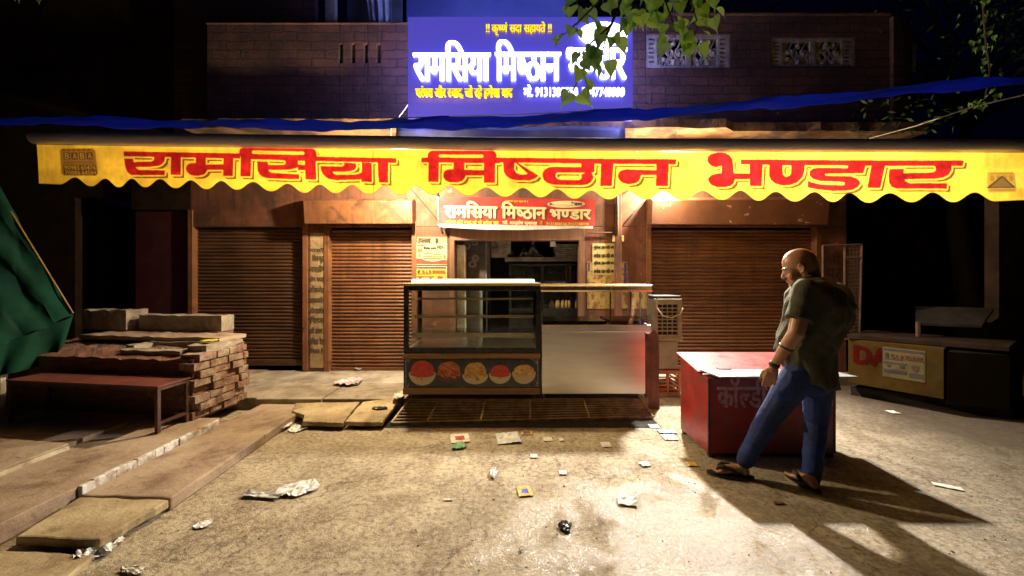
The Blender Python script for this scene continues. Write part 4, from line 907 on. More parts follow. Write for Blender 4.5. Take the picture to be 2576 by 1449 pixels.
for (cx, cy_, sx2, sy2) in ((70, 970, 1, 1), (1598, 970, -1, 1), (70, 1300, 1, -1), (1598, 1300, -1, -1)):
    for k in range(16):
        u, v = fr_.random(), fr_.random()
        if u+v < 1.1: disc(b, bb(cx+sx2*u*80), bv(cy_+sy2*v*60), 1.2+fr_.random(), 1.2, .001, 8)
    b.quad(pq(bb(cx-4), bv(cy_), .001), pq(bb(cx+4), bv(cy_), .001), pq(bb(cx+4), bv(cy_+sy2*160), .001), pq(bb(cx-4), bv(cy_+sy2*160), .001))
b.build('corner_ornament', M('silver_print', (.55, .55, .5), (.3, .3, .28), .5, ns=20), pan)
# ------------------------------------------------------------------ steel counter (right)
c2 = thing('steel_counter', (kx(1500), YC+.35, .14), 'plain steel counter with a low glass case on top, right of the sweet display', 'counter')
x0, x1 = kx(1363), kx(1624); y1 = YC+.7
bx_('body', x0, x1, YC+.01, y1, kz(992), kz(836), m_steel, c2, .006)
bx_('top_band', x0-.005, kx(1637), YC-.015, y1+.01, kz(835), kz(817), m_steel, c2, .006)
z0, z1 = kz(816), kz(735)
b = MB(); xr = kx(1632)
b.quad((x0, YC+.01, z0), (xr, YC+.01, z0), (xr, YC+.01, z1), (x0, YC+.01, z1)); b.build('front_glass', m_glassf, c2)
b = MB(); b.quad((x0, YC+.01, z0), (x0, y1, z0), (x0, y1, z1), (x0, YC+.01, z1)); b.quad((xr, YC+.01, z0), (xr, y1, z0), (xr, y1, z1), (xr, YC+.01, z1)); b.build('side_glass', m_glass, c2)
b = MB()
for xa in (x0-.004, kx(1535), kx(1610), xr-.012): b.box(xa, xa+.014, YC+.014, YC+.028, z0, z1)
for xa in (x0, xr-.012): b.box(xa, xa+.012, y1-.02, y1, z0, z1)
b.build('glass_post', m_steel2, c2)
b = MB(); b.prism([(x0-.02, YC-.02, z1+.001), (kx(1643), YC-.02, z1+.001), (kx(1643), y1+.03, z1+.001), (x0-.02, y1+.03, z1+.001)], (0, 0, .085)); b.build('cover', M('steel_cover', (.7, .62, .42), (.6, .5, .3), .22, .9, ns=3), c2, bevel=.02)
bx_('tray', x0+.02, kx(1530), YC+.06, y1-.05, z0+.001, z0+.03, m_black, c2); bx_('tray', kx(1540), xr-.03, YC+.05, y1-.05, z0+.001, z0+.035, m_red, c2)
b = MB(); b.box(kx(1372), kx(1392), YC-.018, YC-.0155, kz(829), kz(823)); b.build('name_plate', m_white, c2)
for px in (1368, 1612):
    w = MB()
    w.lathe([(.0001, -.018), (.034, -.018), (.034, .018), (.0001, .018)], (kx(px), YC+.06, .178), 14, 'x'); w.lathe([(.012, 0), (.012, .03)], (kx(px), YC+.06, .19), 10); w.build('castor', m_ivory, c2)
b = MB(); b.tube([(kx(1440), YC+.25, z0+.06), (kx(1470), YC+.3, z0+.07), (kx(1500), YC+.32, z0+.06)], .03, 10)
# ------------------------------------------------------------------ cooler on crates, broken post
YK = 5.02
def ox(px): return (px-1288)/F*YK
def oz(py): return 1.5+(700-py)/F*YK
ac = thing('air_cooler', (ox(1680), YK+.2, oz(932)), 'ivory plastic air cooler with a square grille standing on an orange crate', 'cooler')
b = MB(); xa, xb = ox(1645), ox(1716)
b.prism([(ox(1650), YK+.02, oz(931)), (ox(1708), YK+.02, oz(931)), (ox(1708), YK+.4, oz(931)), (ox(1650), YK+.4, oz(931))], (0, 0, oz(858)-oz(931))); b.build('water_tank', m_ivory, ac, bevel=.015)
b = MB(); b.box(xa-.01, xb+.01, YK-.005, YK+.43, oz(857.5), oz(848)); b.build('rim', m_ivory, ac, bevel=.008)
b = MB()
for (p, q, r_, s_) in ((1645, 1655, 752, 847.5), (1705, 1716, 752, 847.5), (1655.3, 1704.7, 752, 766), (1655.3, 1704.7, 842, 847.5)): b.box(ox(p), ox(q), YK, YK+.42, oz(s_), oz(r_))
b.build('housing', m_ivory, ac, bevel=.004)
b = MB(); b.box(ox(1656), ox(1704), YK+.05, YK+.06, oz(842), oz(767)); b.build('filter_pad', m_dark, ac)
b = MB()
for k in range(1, 4): x = ox(1655+k*12.5); b.box(x-.006, x+.006, YK+.012, YK+.022, oz(842), oz(766))
for k in range(1, 8): z = oz(766+k*9.5); b.box(ox(1655), ox(1705), YK+.006, YK+.018, z-.008, z+.008)
b.build('grille', m_ivory, ac)
b = MB(); b.box(ox(1644), ox(1716), YK+.02, YK+.42, oz(752)+.001, oz(744)); b.build('top', m_dark, ac, bevel=.01)
b = MB(); b.tube([P(1652, 752, YK-.02), P(1653, 775, YK-.04), P(1668, 795, YK-.05), P(1690, 800, YK-.05), P(1712, 790, YK-.03), P(1718, 775, YK)], .008, 6); b.build('power_cord', m_dirtywhite, ac)
cr = thing('plastic_crate', (ox(1680), YK+.2, 0), 'orange brown plastic crate under the air cooler', 'crate')
b = MB(); xa, xb = ox(1648), ox(1712)
for k in range(5): z = .09+k*.05; b.box(xa, xb, YK, YK+.015, z, z+.016); b.box(xa, xa+.015, YK, YK+.4, z, z+.016); b.box(xb-.015, xb, YK, YK+.4, z, z+.016)
for x in (xa, xb-.03): b.box(x, x+.03, YK-.002, YK+.03, .06, .335); b.box(x, x+.03, YK+.37, YK+.4, .06, .335)
b.box((xa+xb)/2-.015, (xa+xb)/2+.015, YK-.001, YK+.014, .06, .335)
b.build('lattice', m_orange, cr)
bx_('base', xa, xb, YK, YK+.4, .04, .06, m_orange, cr); bx_('rim', xa-.012, xb+.012, YK-.012, YK+.41, .305, .335, m_orange, cr); bx_('pedestal', xa-.03, xb+.02, YK-.02, YK+.42, -.02, .039, m_cement, cr)
b = MB(); py0 = 4.56
pts = [(1.535, py0), (1.69, py0), (1.695, py0+.16), (1.54, py0+.16)]
rings = []
for z, s in ((0, 1.02), (.3, 1), (.6, .97), (.82, .95), (.865, .8)):
    r = []
    for k in range(16):
        e = k/4; i = int(e); f = e-i; a, c_ = pts[i], pts[(i+1) % 4]
        r.append(Vector((1.615+((a[0]+(c_[0]-a[0])*f)-1.615)*s+rnd.uniform(-.006, .006), py0+.08+((a[1]+(c_[1]-a[1])*f)-py0-.08)*s+rnd.uniform(-.006, .006), z+(rnd.uniform(-.015, .015) if z > .7 else 0)+(.03*(1 if k in (2, 3) else 0) if z > .8 else 0))))
    rings.append(r)
loft(b, rings); tag(b.build('stone_post', M('maroon_post', (.16, .06, .04), (.09, .035, .025), .75, ns=5, bmp=.4, stain=(.3, .16, .1), st=(.64, .72), ss=7), bevel=.006), 'short broken maroon stone post between the steel counter and the cooler', 'post')
# ------------------------------------------------------------------ red chest
ch = thing('ice_chest', (2.17, 3.6, 0), 'red painted metal cold drinks chest with a steel flap, in front of the man', 'chest')
X0, X1, Y0, Y1 = 1.64, 2.70, 3.32, 3.87
b = MB(); b.prism([(X0, Y0, .035), (X0, Y1, .035), (X0, Y1, .755), (X0, Y0, .66)], (X1-X0, 0, 0)); b.build('body', m_red, ch, bevel=.005)
b = MB(); b.prism([(X0-.03, Y0+.12, .695), (X0-.03, Y1+.03, .776), (X0-.03, Y1+.03, .758), (X0-.03, Y0+.12, .677)], (X1-X0+.07, 0, 0)); b.build('lid', m_redtop, ch, bevel=.004)
b = MB(); b.prism([(X0+.03, Y0-.14, .70), (X0-.02, Y0+.118, .70), (X1+.02, Y0+.118, .70), (X1+.07, Y0-.14, .70)], (0, 0, .014)); b.build('flap', m_galv, ch, bevel=.003)
b = MB(); b.box(X0+.14, X0+.25, Y0+.1, Y0+.15, .714, .722); b.build('hinge', m_iron, ch)
b = MB()
for x, y in ((X0+.01, Y0+.01), (X1-.05, Y0+.01), (X0+.01, Y1-.05), (X1-.05, Y1-.05)): b.box(x, x+.04, y, y+.04, 0, .034)
b.box(X0-.002, X0+.012, Y0-.004, Y0+.01, .04, .66); b.box(X1-.012, X1+.002, Y0-.004, Y0+.01, .04, .66); b.build('foot', m_iron, ch)
b = MB(); hxp = lambda px: (px-1288)/F*Y0; hzp = lambda py: 1.5+(700-py)/F*Y0
text(b, 'कॉल~डी', (hxp(1803), Y0, hzp(1025)), X_, Z_, hxp(1930)-hxp(1803), hzp(952)-hzp(1025), .012, N_); m_fp = M('faded_pink_paint', (.5, .32, .3), (.3, .12, .11), .6, ns=14); b.build('painted_word', m_fp, ch)
b = MB(); text(b, 'घ', (hxp(2070), Y0, hzp(1020)), X_, Z_, .1, hzp(968)-hzp(1020), .012, N_)
b.build('painted_word', m_fp, ch)
# ------------------------------------------------------------------ bench and brick seat
u_, v_ = Vector((-.99, .138, 0)), Vector((.06, .998, 0))
bo = Vector((-3.12, 3.50, 0)); bp = lambda a, b, z: bo+u_*a+v_*b+Vector((0, 0, z))
be = thing('metal_bench', bo+Vector((-.8, .25, .13)), 'low maroon topped metal bench in front of the brick seat', 'bench')
def bbox(b, fn, a0, a1, b0, b1, z0, z1): b.box(a0, a1, b0, b1, z0, z1, lambda v: fn(v.x, v.y, v.z))
b = MB(); bbox(b, bp, -.01, 1.63, -.01, .33, .535, .55); b.build('top', M('maroon_top', (.17, .05, .038), (.11, .035, .028), .4, ns=4, stain=(.22, .13, .09), st=(.6, .72)), be, bevel=.003)
b = MB(); bbox(b, bp, 0, 1.62, 0, .02, .505, .534); bbox(b, bp, 0, 1.62, .3, .32, .505, .534); bbox(b, bp, 0, .02, .02, .3, .505, .534); bbox(b, bp, 1.6, 1.62, .02, .3, .505, .534); b.build('frame', m_iron, be)
for a, q in ((0, 0), (0, .29), (1.59, 0), (1.59, .29)):
    b = MB(); bbox(b, bp, a, a+.03, q, q+.03, .13, .504); b.build('leg', m_iron, be)
for a in (.005, 1.595):
    b = MB(); bbox(b, bp, a, a+.02, .03, .29, .20, .225); b.build('stretcher', m_iron, be)
so_ = Vector((-3.10, 3.86, 0)); sp2 = lambda a, b, z: so_+u_*a+v_*b+Vector((0, 0, z))
se = thing('brick_seat', so_+Vector((-1, .4, .13)), 'crumbling brick roadside seat with stone slabs and a patch of yellow paint', 'wall seat')
m_bricks = M('single_bricks', (.25, .14, .10), (.14, .068, .05), .9, ns=9, bmp=1, bs_=30, stain=(.34, .27, .2), st=(.47, .6), ss=6, stain2=(.06, .04, .03), st2=(.6, .64), ss2=11)
b = MB()
def rough(b, fn, a0, a1, b0, b1, z0, z1, na=12, nb=8, nz=8, j=.014, top=None):
    """rough masonry block: subdivided box with worn faces"""
    def pt(a, q, z):
        v = Vector((a*7, q*7, z*7)); n = mnoise.noise(v)*j+mnoise.noise(v*3.1)*j*.6
        zz = z+(top(a, q) if (top and z > z1-.001) else 0)
        return fn(a+(n if a in (a0, a1) else 0), q+(n if q in (b0, b1) else 0), zz+(n if z == z1 else 0))
    A = [a0+(a1-a0)*i/na for i in range(na)]+[a1]; B = [b0+(b1-b0)*i/nb for i in range(nb)]+[b1]; Z = [z0+(z1-z0)*i/nz for i in range(nz)]+[z1]
    def sheet(us, vs, f): b.add([f(u, v) for v in vs for u in us], [(j*len(us)+i, j*len(us)+i+1, (j+1)*len(us)+i+1, (j+1)*len(us)+i) for j in range(len(vs)-1) for i in range(len(us)-1)])
    sheet(A, Z, lambda a, z: pt(a, b0, z)); sheet(A, Z, lambda a, z: pt(a, b1, z)); sheet(B, Z, lambda q, z: pt(a0, q, z)); sheet(B, Z, lambda q, z: pt(a1, q, z)); sheet(A, B, lambda a, q: pt(a, q, z1)); sheet(A, B, lambda a, q: pt(a, q, z0))
rough(b, sp2, 0, 2.2, 0, .68, .1, .70, 30, 12, 12, .022, top=lambda a, q: .09*q/.68)
b.build('brick_base', m_brick2, se)
b = MB(); br_ = random.Random(5)
for row in range(8):
    z = .13+row*.079; q = -.03+(row % 2)*.06
    while q < .66:
        L = br_.uniform(.16, .23)
        if br_.random() > .07:
            o_ = br_.uniform(-.012, .03); a1_ = .12+br_.uniform(0, .05); zz = z+br_.uniform(-.004, .004); tl = br_.uniform(-.02, .02)
            rough(b, sp2, -.045+o_, a1_, q+.004, min(q+L, .70)-.006, zz, zz+.067, 3, 4, 2, .009)
        q += L+.008
b.build('end_bricks', m_bricks, se)
b = MB(); rough(b, sp2, .0, .22, .16, .66, .72, .815, 4, 6, 2, .02); b.build('mortar_top', m_cement, se)
b = MB(); rough(b, sp2, .24, .95, .1, .2, .72, .765, 8, 2, 2, .012); rough(b, sp2, .24, .95, .42, .5, .74, .80, 8, 2, 2, .012); rough(b, sp2, .9, 1.0, .2, .42, .72, .79, 2, 3, 2, .01); b.build('trough_rim', m_cement, se)
b = MB(); pts = []
for k in range(13): q = k/13*6.28; rr = 1+.35*math.sin(k*2.7); pts.append(sp2(.11+.085*rr*math.cos(q), .34+.08*rr*math.sin(q), .845))
b.poly(pts); b.build('yellow_paint_patch', M('yellow_paint', (.72, .62, .05), (.5, .4, .05), .6, ns=20), se)
b = MB(); rough(b, sp2, .12, 1.95, .46, .86, .80, .845, 20, 5, 2, .012); b.build('seat_slab', m_slab, se)
b = MB(); rough(b, sp2, .45, 1.6, .86, 1.06, .86, 1.045, 16, 3, 3, .016); b.build('back_stone', m_cement, se)
b = MB(); rough(b, sp2, .46, 2.1, .82, 1.06, .1, .855, 16, 3, 6, .016); b.build('back_wall', m_brick2, se)
b = MB(); rough(b, sp2, 1.72, 2.35, .80, 1.08, .86, 1.10, 10, 4, 3, .022); b.build('corner_stone', m_cement, se)
# green tarpaulin tent at far left with a yellow pole
def tarpf(u, v):
    ta = P(-60, 370, 4.0).lerp(P(184, 795, 4.35), v); bt = P(-420, 540, 3.6).lerp(P(-330, 1000, 3.3), v)
    lo_ = P(170, 905, 4.3); w = max(0, v-.85)/.15
    p = ta.lerp(bt, u); p = p+Vector((.006*math.sin(u*64+v*19)+.012*math.sin(u*25-v*16), .014*math.sin(u*38+v*8)+.010*math.sin(v*11+u*25)+.04*mnoise.noise((u*7, v*6, 1))+.005*mnoise.noise((u*30, v*24, 4)), .01*math.sin(u*60)))
    return p
b = MB(); b.grid(tarpf, 120, 80)
def tarp2(u, v):
    p = P(184, 795, 4.35).lerp(P(-330, 1000, 3.3), u); q = P(172, 868+18*math.sin(u*9), 4.28).lerp(P(-390, 1130, 3.2), u); r = p.lerp(q, v); return r+Vector((.02*math.sin(u*30), -.05*math.sin(u*24+1)*v, 0))
b.grid(tarp2, 60, 8)
tt = thing('tarpaulin_tent', P(-100, 1000, 3.8), 'green tarpaulin shelter with a yellow edge pole at far left', 'tarpaulin')
b.build('sheet', m_gtarp, tt, smooth=True)
b = MB(); b.tube([P(20, 520, 4.1), P(184, 788, 4.34)], .008, 8); b.build('pole', M('yellow_pole', (.22, .15, .02), (.1, .07, .012), .5), tt)
b = MB(); b.tube([P(3, 950, 3.9), P(3, 1060, 3.9)], .03, 8); b.build('leg', m_dirtywhite, tt)
# ------------------------------------------------------------------ dark stall at right
st_ = thing('painted_stall_box', (4.6, 4.9, .1), 'yellow painted stall box with the red letters DA, at the right beyond the chest', 'stall')
e0, e1 = Vector((4.27, 5.05, 0)), Vector((4.74, 4.36, 0)); nrm = Vector((-(e1-e0).y, (e1-e0).x, 0)).normalized(); nrm = -nrm if nrm.x > 0 else nrm
def sbox(b, o0, o1, t, z0, z1): b.prism([o0+Vector((0, 0, z0)), o1+Vector((0, 0, z0)), o1+Vector((0, 0, z1)), o0+Vector((0, 0, z1))], -nrm*t)
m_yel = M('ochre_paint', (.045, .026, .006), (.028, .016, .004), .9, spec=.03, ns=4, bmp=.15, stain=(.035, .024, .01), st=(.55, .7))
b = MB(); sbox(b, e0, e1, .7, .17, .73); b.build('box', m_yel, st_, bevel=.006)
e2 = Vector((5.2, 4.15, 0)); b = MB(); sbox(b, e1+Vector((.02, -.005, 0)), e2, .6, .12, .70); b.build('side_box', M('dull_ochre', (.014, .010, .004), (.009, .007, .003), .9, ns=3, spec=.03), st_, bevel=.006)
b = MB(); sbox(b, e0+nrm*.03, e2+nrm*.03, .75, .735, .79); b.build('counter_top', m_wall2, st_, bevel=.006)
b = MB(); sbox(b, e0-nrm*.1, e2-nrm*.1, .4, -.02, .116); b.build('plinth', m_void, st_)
ex = (e1-e0).normalized(); b = MB(); text(b, 'DA', e0+ex*.05+nrm*.001+Vector((0, 0, .44)), ex, Z_, .36, .21, .035, nrm, .002); b.build('red_letters', M('dark_red_paint', (.05, .002, .0015), (.03, .0015, .0015), .9, spec=.05), st_)
sp3 = thing('school_poster', e0+ex*.4+Vector((0, 0, .4)), 'yellow school bill pasted over the red letters on the ochre stall box', 'poster')
school(sp3, lambda u, v, d: e0+ex*(.33+.36*u)+nrm*(d+.003)+Vector((0, 0, .68-.36*v)), 1)
cg = thing('wire_cage', (4.5, 5.35, .7), 'tall wire mesh rack standing behind the man, beside the right hand pillar', 'rack')
b = MB()
ca, cb2 = P(2070, 618, 5.3), P(2168, 615, 5.2); cc, cd = P(2070, 860, 5.3), P(2162, 850, 5.2)
for p, q in ((ca, cb2), (cb2, cd), (ca, cc), (cc, cd), (P(2125, 648, 5.25), P(2166, 648, 5.2)), (P(2125, 617, 5.25), P(2125, 850, 5.25))): b.tube([p, q], .013, 6)
b.build('frame', m_iron, cg)
b = MB()
for k in range(12): t = k/12; b.tube([cb2.lerp(ca, t*.45)+Vector((0, .01, 0)), cd.lerp(cc, t*.45)+Vector((0, .01, 0))], .004, 4)
for k in range(24): t = k/24; b.tube([cb2.lerp(cd, t), ca.lerp(cc, t).lerp(cb2.lerp(cd, t), .55)], .004, 4)
b.build('mesh', m_iron, cg)
kt = thing('stall_table', P(2400, 800, 5.0), 'grey topped stall table standing in the dark behind the ochre box', 'table')
b = MB(); b.prism([P(2303, 770, 5.2), P(2500, 775, 4.8), P(2470, 818, 4.6), P(2303, 812, 4.9)], (0, 0, -.03)); b.build('top', M('grey_sheet', (.03, .026, .025), (.018, .016, .015), .9, spec=.03, ns=5), kt)
for px in (2310, 2480):
    b = MB(); b.tube([P(px, 810, 4.85), Vector((P(px, 810, 4.85).x, 4.85, 0))], .025, 6); b.build('leg', m_iron, kt)
dk = thing('dark_stall', (6.5, 7.2, 0), 'unlit stall recess at the right edge, behind the table', 'stall')
b = MB(); b.box(4.95, 12, 7.6, 7.8, 0, 4.2); b.build('back_wall', m_wall2, dk)
b = MB(); b.prism([(4.95, 5.7, 3.3), (9, 5.0, 3.0), (9, 7.6, 3.4), (4.95, 7.6, 3.5)], (0, 0, .05)); b.build('roof', m_iron, dk)
for px in (2515, 2545): 
    b = MB(); p = P(px, 800, 4.9); b.box(p.x-.07, p.x+.07, 4.85, 5.0, 0, 3.2); b.build('pillar', m_wall2, dk)
# right pillar lettering
plt = thing('painted_lettering', (wx(2096), YW, wz(840)), 'faded maroon handpainted letters on the pillar right of the big shutter', 'wall lettering'); m_fm = M('faded_maroon_paint', (.07, .025, .022), rough=.8)
for k, s in enumerate(('सी', 'सर', 'की', 'पान', 'हर')):
    b = MB(); text(b, s, (wx(2076), YW, wz(665+k*40)), X_, Z_, wx(2116)-wx(2076), .17, .008, N_, .004); b.build('painted_word', m_fm, plt)
# ------------------------------------------------------------------ inside the shop
b = MB(); b.box(-.12, 1.15, 6.6, 6.95, 1.5+(700-658)/F*6.6, 1.5+(700-647)/F*6.6)
tag(b.build('wall_shelf', M('grey_shelf', (.3, .28, .26), (.18, .165, .155), .6, ns=5), bevel=.005), 'grey shelf across the back of the shop, above a glass cabinet', 'shelf')
zs = 1.5+(700-647)/F*6.6
b = MB()
for k in range(7): b.box(.71+rnd.uniform(-.02, .02), 1.1+rnd.uniform(-.02, .01), 6.63, 6.9, zs+.004+k*.032, zs+.03+k*.032)
tag(b.build('newspaper_stack', M('newsprint', (.42, .4, .36), (.25, .24, .21), .9, ns=14), bevel=.006), 'stack of folded newspapers at the right end of the shop shelf', 'newspapers')
b = MB(); b.grid(lambda u, v: Vector((.12+u*.4, 6.7+.1*math.sin(v*9), zs+.005+v*.3*math.sin(math.pi*u)*(.7+.3*math.sin(u*13))+.02*math.sin(u*30+v*8))), 20, 12)
tag(b.build('plastic_bundle', M('grey_plastic', (.2, .19, .18), (.1, .1, .1), .5, ns=7), smooth=True, solid=.01), 'crumpled grey plastic bundle in the middle of the shop shelf', 'bundle')
b = MB(); b.ball((-.02, 6.75, zs+.075), (.08, .08, .075), 8); tag(b.build('round_pot', m_dark, smooth=True), 'dark round pot at the left end of the shop shelf', 'pot')
gcab = thing('glass_cabinet', (.6, 6.5, .12), 'dark glass fronted cabinet with jars in the back of the shop', 'cabinet')
cz0, cz1 = 1.0, 1.5+(700-668)/F*6.5
b = MB(); b.box(-.05, 1.1, 6.52, 6.95, .12, cz0)
for x in (-.05, .48, 1.06): b.box(x, x+.04, 6.52, 6.56, cz0, cz1)
b.box(-.05, 1.1, 6.52, 6.95, cz1, cz1+.03); b.box(-.05, 1.1, 6.9, 6.95, cz0, cz1); b.build('carcass', m_black, gcab, bevel=.004)
b = MB(); b.quad((-.02, 6.53, cz0), (1.07, 6.53, cz0), (1.07, 6.53, cz1), (-.02, 6.53, cz1)); b.build('glass', m_glass, gcab)
mj = M('amber_jar', (.42, .30, .09), (.26, .17, .05), .35, ns=9)
j0 = None
for k, (px, py) in enumerate(((1388, 694), (1402, 696), (1416, 695), (1432, 694), (1452, 693), (1405, 708), (1425, 708))):
    if j0 is None:
        b = MB(); b.lathe([(.03, 0), (.035, .01), (.035, .09), (.025, .11), (.025, .13), (.001, .13)], (0, 0, 0), 12); j0 = b.build('jar', mj, smooth=True, origin=(0, 0, 0)); o = j0
    else: o = j0.copy(); COL.objects.link(o)
    o.location = ((px-1288)/F*6.7, 6.7, cz0+.002); tag(o, 'small amber jar standing in the dark cabinet inside the shop', 'jar', 'jars in the glass cabinet')
wpst = thing('wall_picture', (-.7, 6.24, 1.8), 'dark picture sheet of round sweets on the inner wall at the left of the doorway', 'poster')
b = MB(); b.quad((-.84, 6.243, 1.45), (-.42, 6.243, 1.5), (-.42, 6.243, 2.3), (-.84, 6.243, 2.3)); b.build('sheet', M('dark_print', (.06, .045, .05), (.03, .025, .03), .6, ns=10), wpst)
b = MB()
for k in range(9):
    x, z, r_ = -.78+.3*rnd.random(), 1.6+.55*rnd.random(), rnd.uniform(.03, .06)
    for q in range(12):
        a0, a1 = q*.5236, (q+1)*.5236; b.quad(*[(x+rr*math.cos(a)*1.2, 6.239-k*.0003, z+rr*math.sin(a)) for rr, a in ((r_, a0), (r_, a1), (r_*.45, a1), (r_*.45, a0))])
b.build('print', M('grey_print', (.24, .21, .2), (.14, .12, .12), .6, ns=10), wpst)
b = MB(); b.box(-.34, -.07, 6.6, 6.62, 1.5+(700-648)/F*6.6, 1.5+(700-625)/F*6.6); b.box(-.35, -.02, 6.61, 6.63, 1.9, 2.25)
tag(b.build('wall_calendar', M('calendar_paper', (.4, .35, .28), (.22, .18, .15), .7, ns=12, stain=(.06, .05, .05), st=(.55, .6), ss=8)), 'pale calendar pages hanging on the shop back wall', 'calendar')
b = MB(); b.box(.58, .66, 6.0, 6.05, 1.98, 2.06); tag(b.build('white_socket', m_white, bevel=.006), 'small white socket under the door lintel', 'socket')
# ------------------------------------------------------------------ litter
m_film = M('clear_film', (.72, .74, .75), (.5, .5, .5), .25, ns=9, rv=.1); m_pinkfilm = M('pinkish_film', (.55, .45, .47), (.4, .33, .35), .25, ns=9)
m_wp = M('white_scrap', (.68, .66, .6), (.5, .47, .4), .6, ns=9); m_yp = M('yellow_scrap', (.6, .4, .07), (.5, .3, .05), .5, ns=9); m_bl = M('blue_scrap', (.08, .12, .5), (.05, .06, .35), .45, ns=9); m_grn = M('green_scrap', (.2, .42, .22), (.12, .3, .15), .45, ns=9); m_blk = m_black; m_cy = M('cyan_scrap', (.25, .5, .6), (.15, .35, .45), .45, ns=9); m_rd = M('red_scrap', (.5, .06, .04), rough=.5)
def zgr(px, py): return .144 if py < 1000 else 0.0
def scrap(name, cat, label, px, py, w, h, mat, hgt=.012, z=None, ang=0, n=6, curl=1, round_=False, mat2=None):
    z = zgr(px, py) if z is None else z
    c = G(px, py, z); sc = c.y/F; W2, H2 = w*sc/2, h*sc/2*(c.y/1.5)*1.0
    hgt *= .62; w *= .9; h *= .9
    r2 = random.Random(int(px*7+py)); b = MB(); hs = {}
    fx = r2.uniform(-3, 3)
    def f(u, v):
        a, q = (u-.5)*2, (v-.5)*2
        if round_:
            l = max(abs(a), abs(q)) or 1; rr = math.hypot(a, q) or 1; a, q = a*l/rr, q*l/rr
            k = 1+.3*mnoise.noise((math.atan2(q, a)*1.3+fx, 2.2, fx)); a *= k; q *= k
        x, y = a*W2, q*H2; x, y = rot((x, y), ang)
        hh = hgt*(.15+abs(mnoise.noise((u*4+fx, v*4, fx)))*1.3+.5*abs(mnoise.noise((u*11, v*11+fx, fx))))+curl*hgt*.6*(a*a*.5+q*q*.3)*(.5+.5*math.sin(fx+a))
        return Vector((c.x+x, c.y+y, z+.004+hh))
    b.grid(f, n, n)
    if mat2:
        b.m = [1 if (k % n in range(n//4, n-n//4) and k//n in range(n//4, n-n//4)) else 0 for k in range(n*n)]
        o = b.build(name, [mat, mat2], solid=.0015)
    else: o = b.build(name, mat, solid=.0015)
    return tag(o, label, cat)
scrap('plastic_bag', 'bag', 'large torn white plastic bag lying flat on the road at left of centre', 752, 1232, 95, 42, m_film, .03, ang=.35, n=16, round_=True)
scrap('plastic_bag', 'bag', 'twisted tail of thin white plastic left of the flat torn bag', 660, 1250, 100, 13, m_film, .025, ang=-.12, n=12)
scrap('plastic_bag', 'bag', 'crumpled clear bag at the broken edge of the long slab', 705, 1076, 46, 24, m_film, .06, n=14, round_=True, z=.01)
scrap('plastic_bag', 'bag', 'small clear bag under the bitten edge of the broken ramp slab', 752, 1080, 40, 16, m_film, .03, n=12, round_=True)
scrap('plastic_bag', 'bag', 'crumpled pinkish bag on the platform before the second shutter', 880, 964, 62, 20, m_pinkfilm, .06, n=14, round_=True)
scrap('plastic_bag', 'bag', 'crumpled silvery bag on the front corner of the tilted yellow slab', 250, 1390, 72, 62, m_film, .06, n=16, round_=True)
scrap('plastic_bag', 'bag', 'pale wrapper at the bottom edge of the picture near the sunken slab', 335, 1440, 74, 18, m_wp, .03, n=10, round_=True, ang=-.2)
scrap('plastic_bag', 'bag', 'small shiny torn packet alone on the road at lower left', 512, 1322, 38, 20, m_film, .02, n=8, round_=True, ang=.5)
scrap('snack_packet', 'packet', 'white and red snack packet in front of the sweet counter', 1157, 1104, 46, 22, m_wp, .015, n=8, mat2=m_rd, ang=.2)
scrap('snack_packet', 'packet', 'crumpled light green packet touching the white and red one', 1155, 1124, 34, 18, m_grn, .025, n=8, round_=True)
scrap('paper_tray', 'tray', 'folded white and clear food tray on the road before the counters', 1278, 1105, 58, 26, m_film, .03, n=8, mat2=m_wp, ang=.15)
scrap('snack_packet', 'packet', 'small orange and purple packet right of the clear food tray', 1325, 1090, 28, 10, m_yp, .01, n=6, mat2=M('purple_scrap', (.2, .1, .2), rough=.5))
scrap('paper_scrap', 'paper', 'white printed slip right of the orange packet', 1378, 1107, 22, 9, m_wp, .008)
scrap('paper_scrap', 'paper', 'curled white strip beside the printed slip', 1412, 1108, 12, 8, m_wp, .014)
scrap('paper_scrap', 'paper', 'white square slip in front of the steel counter', 1524, 1120, 24, 13, m_wp, .008)
scrap('paper_scrap', 'paper', 'small white slip below the clear food tray', 1343, 1149, 17, 9, m_wp, .01)
scrap('paper_scrap', 'paper', 'folded cream slip midway between the tray and the blue sachet', 1416, 1191, 19, 11, m_wp, .015)
scrap('foil_scrap', 'foil', 'twisted silver foil standing up in the middle of the road', 1243, 1193, 20, 26, m_film, .06, n=8, round_=True)
scrap('sachet', 'sachet', 'blue and yellow square sachet in the middle of the road', 1320, 1238, 36, 25, m_yp, .01, n=8, mat2=m_bl, ang=.15)
scrap('paper_scrap', 'paper', 'folded white paper with a raised edge near the damp patch', 1577, 1263, 46, 24, m_wp, .035, n=6, ang=-.2)
scrap('paper_scrap', 'paper', 'cream slip casting a shadow left of the man, near the chest', 1622, 1170, 24, 11, m_wp, .02, n=5, ang=.25)
scrap('paper_scrap', 'paper', 'yellow slip at the edge of the chest shadow', 1739, 1169, 24, 11, m_yp, .008, n=5)
scrap('paper_scrap', 'paper', 'white slip beside the left foot of the chest, uppermost of the pile', 1646, 1074, 24, 10, m_wp, .008, n=5)
scrap('face_mask', 'mask', 'pale blue cloth mask lying beside the red chest', 1678, 1088, 44, 9, m_cy, .015, n=8)
scrap('paper_scrap', 'paper', 'white torn card against the bottom of the red chest', 1684, 1102, 34, 13, m_wp, .012, n=6)
scrap('black_scrap', 'scrap', 'crumpled black scrap on the road at bottom centre', 1422, 1328, 34, 26, m_blk, .03, n=10, round_=True, ang=-.4)
scrap('paper_scrap', 'paper', 'tiny white knot of plastic at the bottom of the road', 1311, 1385, 10, 10, m_wp, .03, n=6, round_=True)
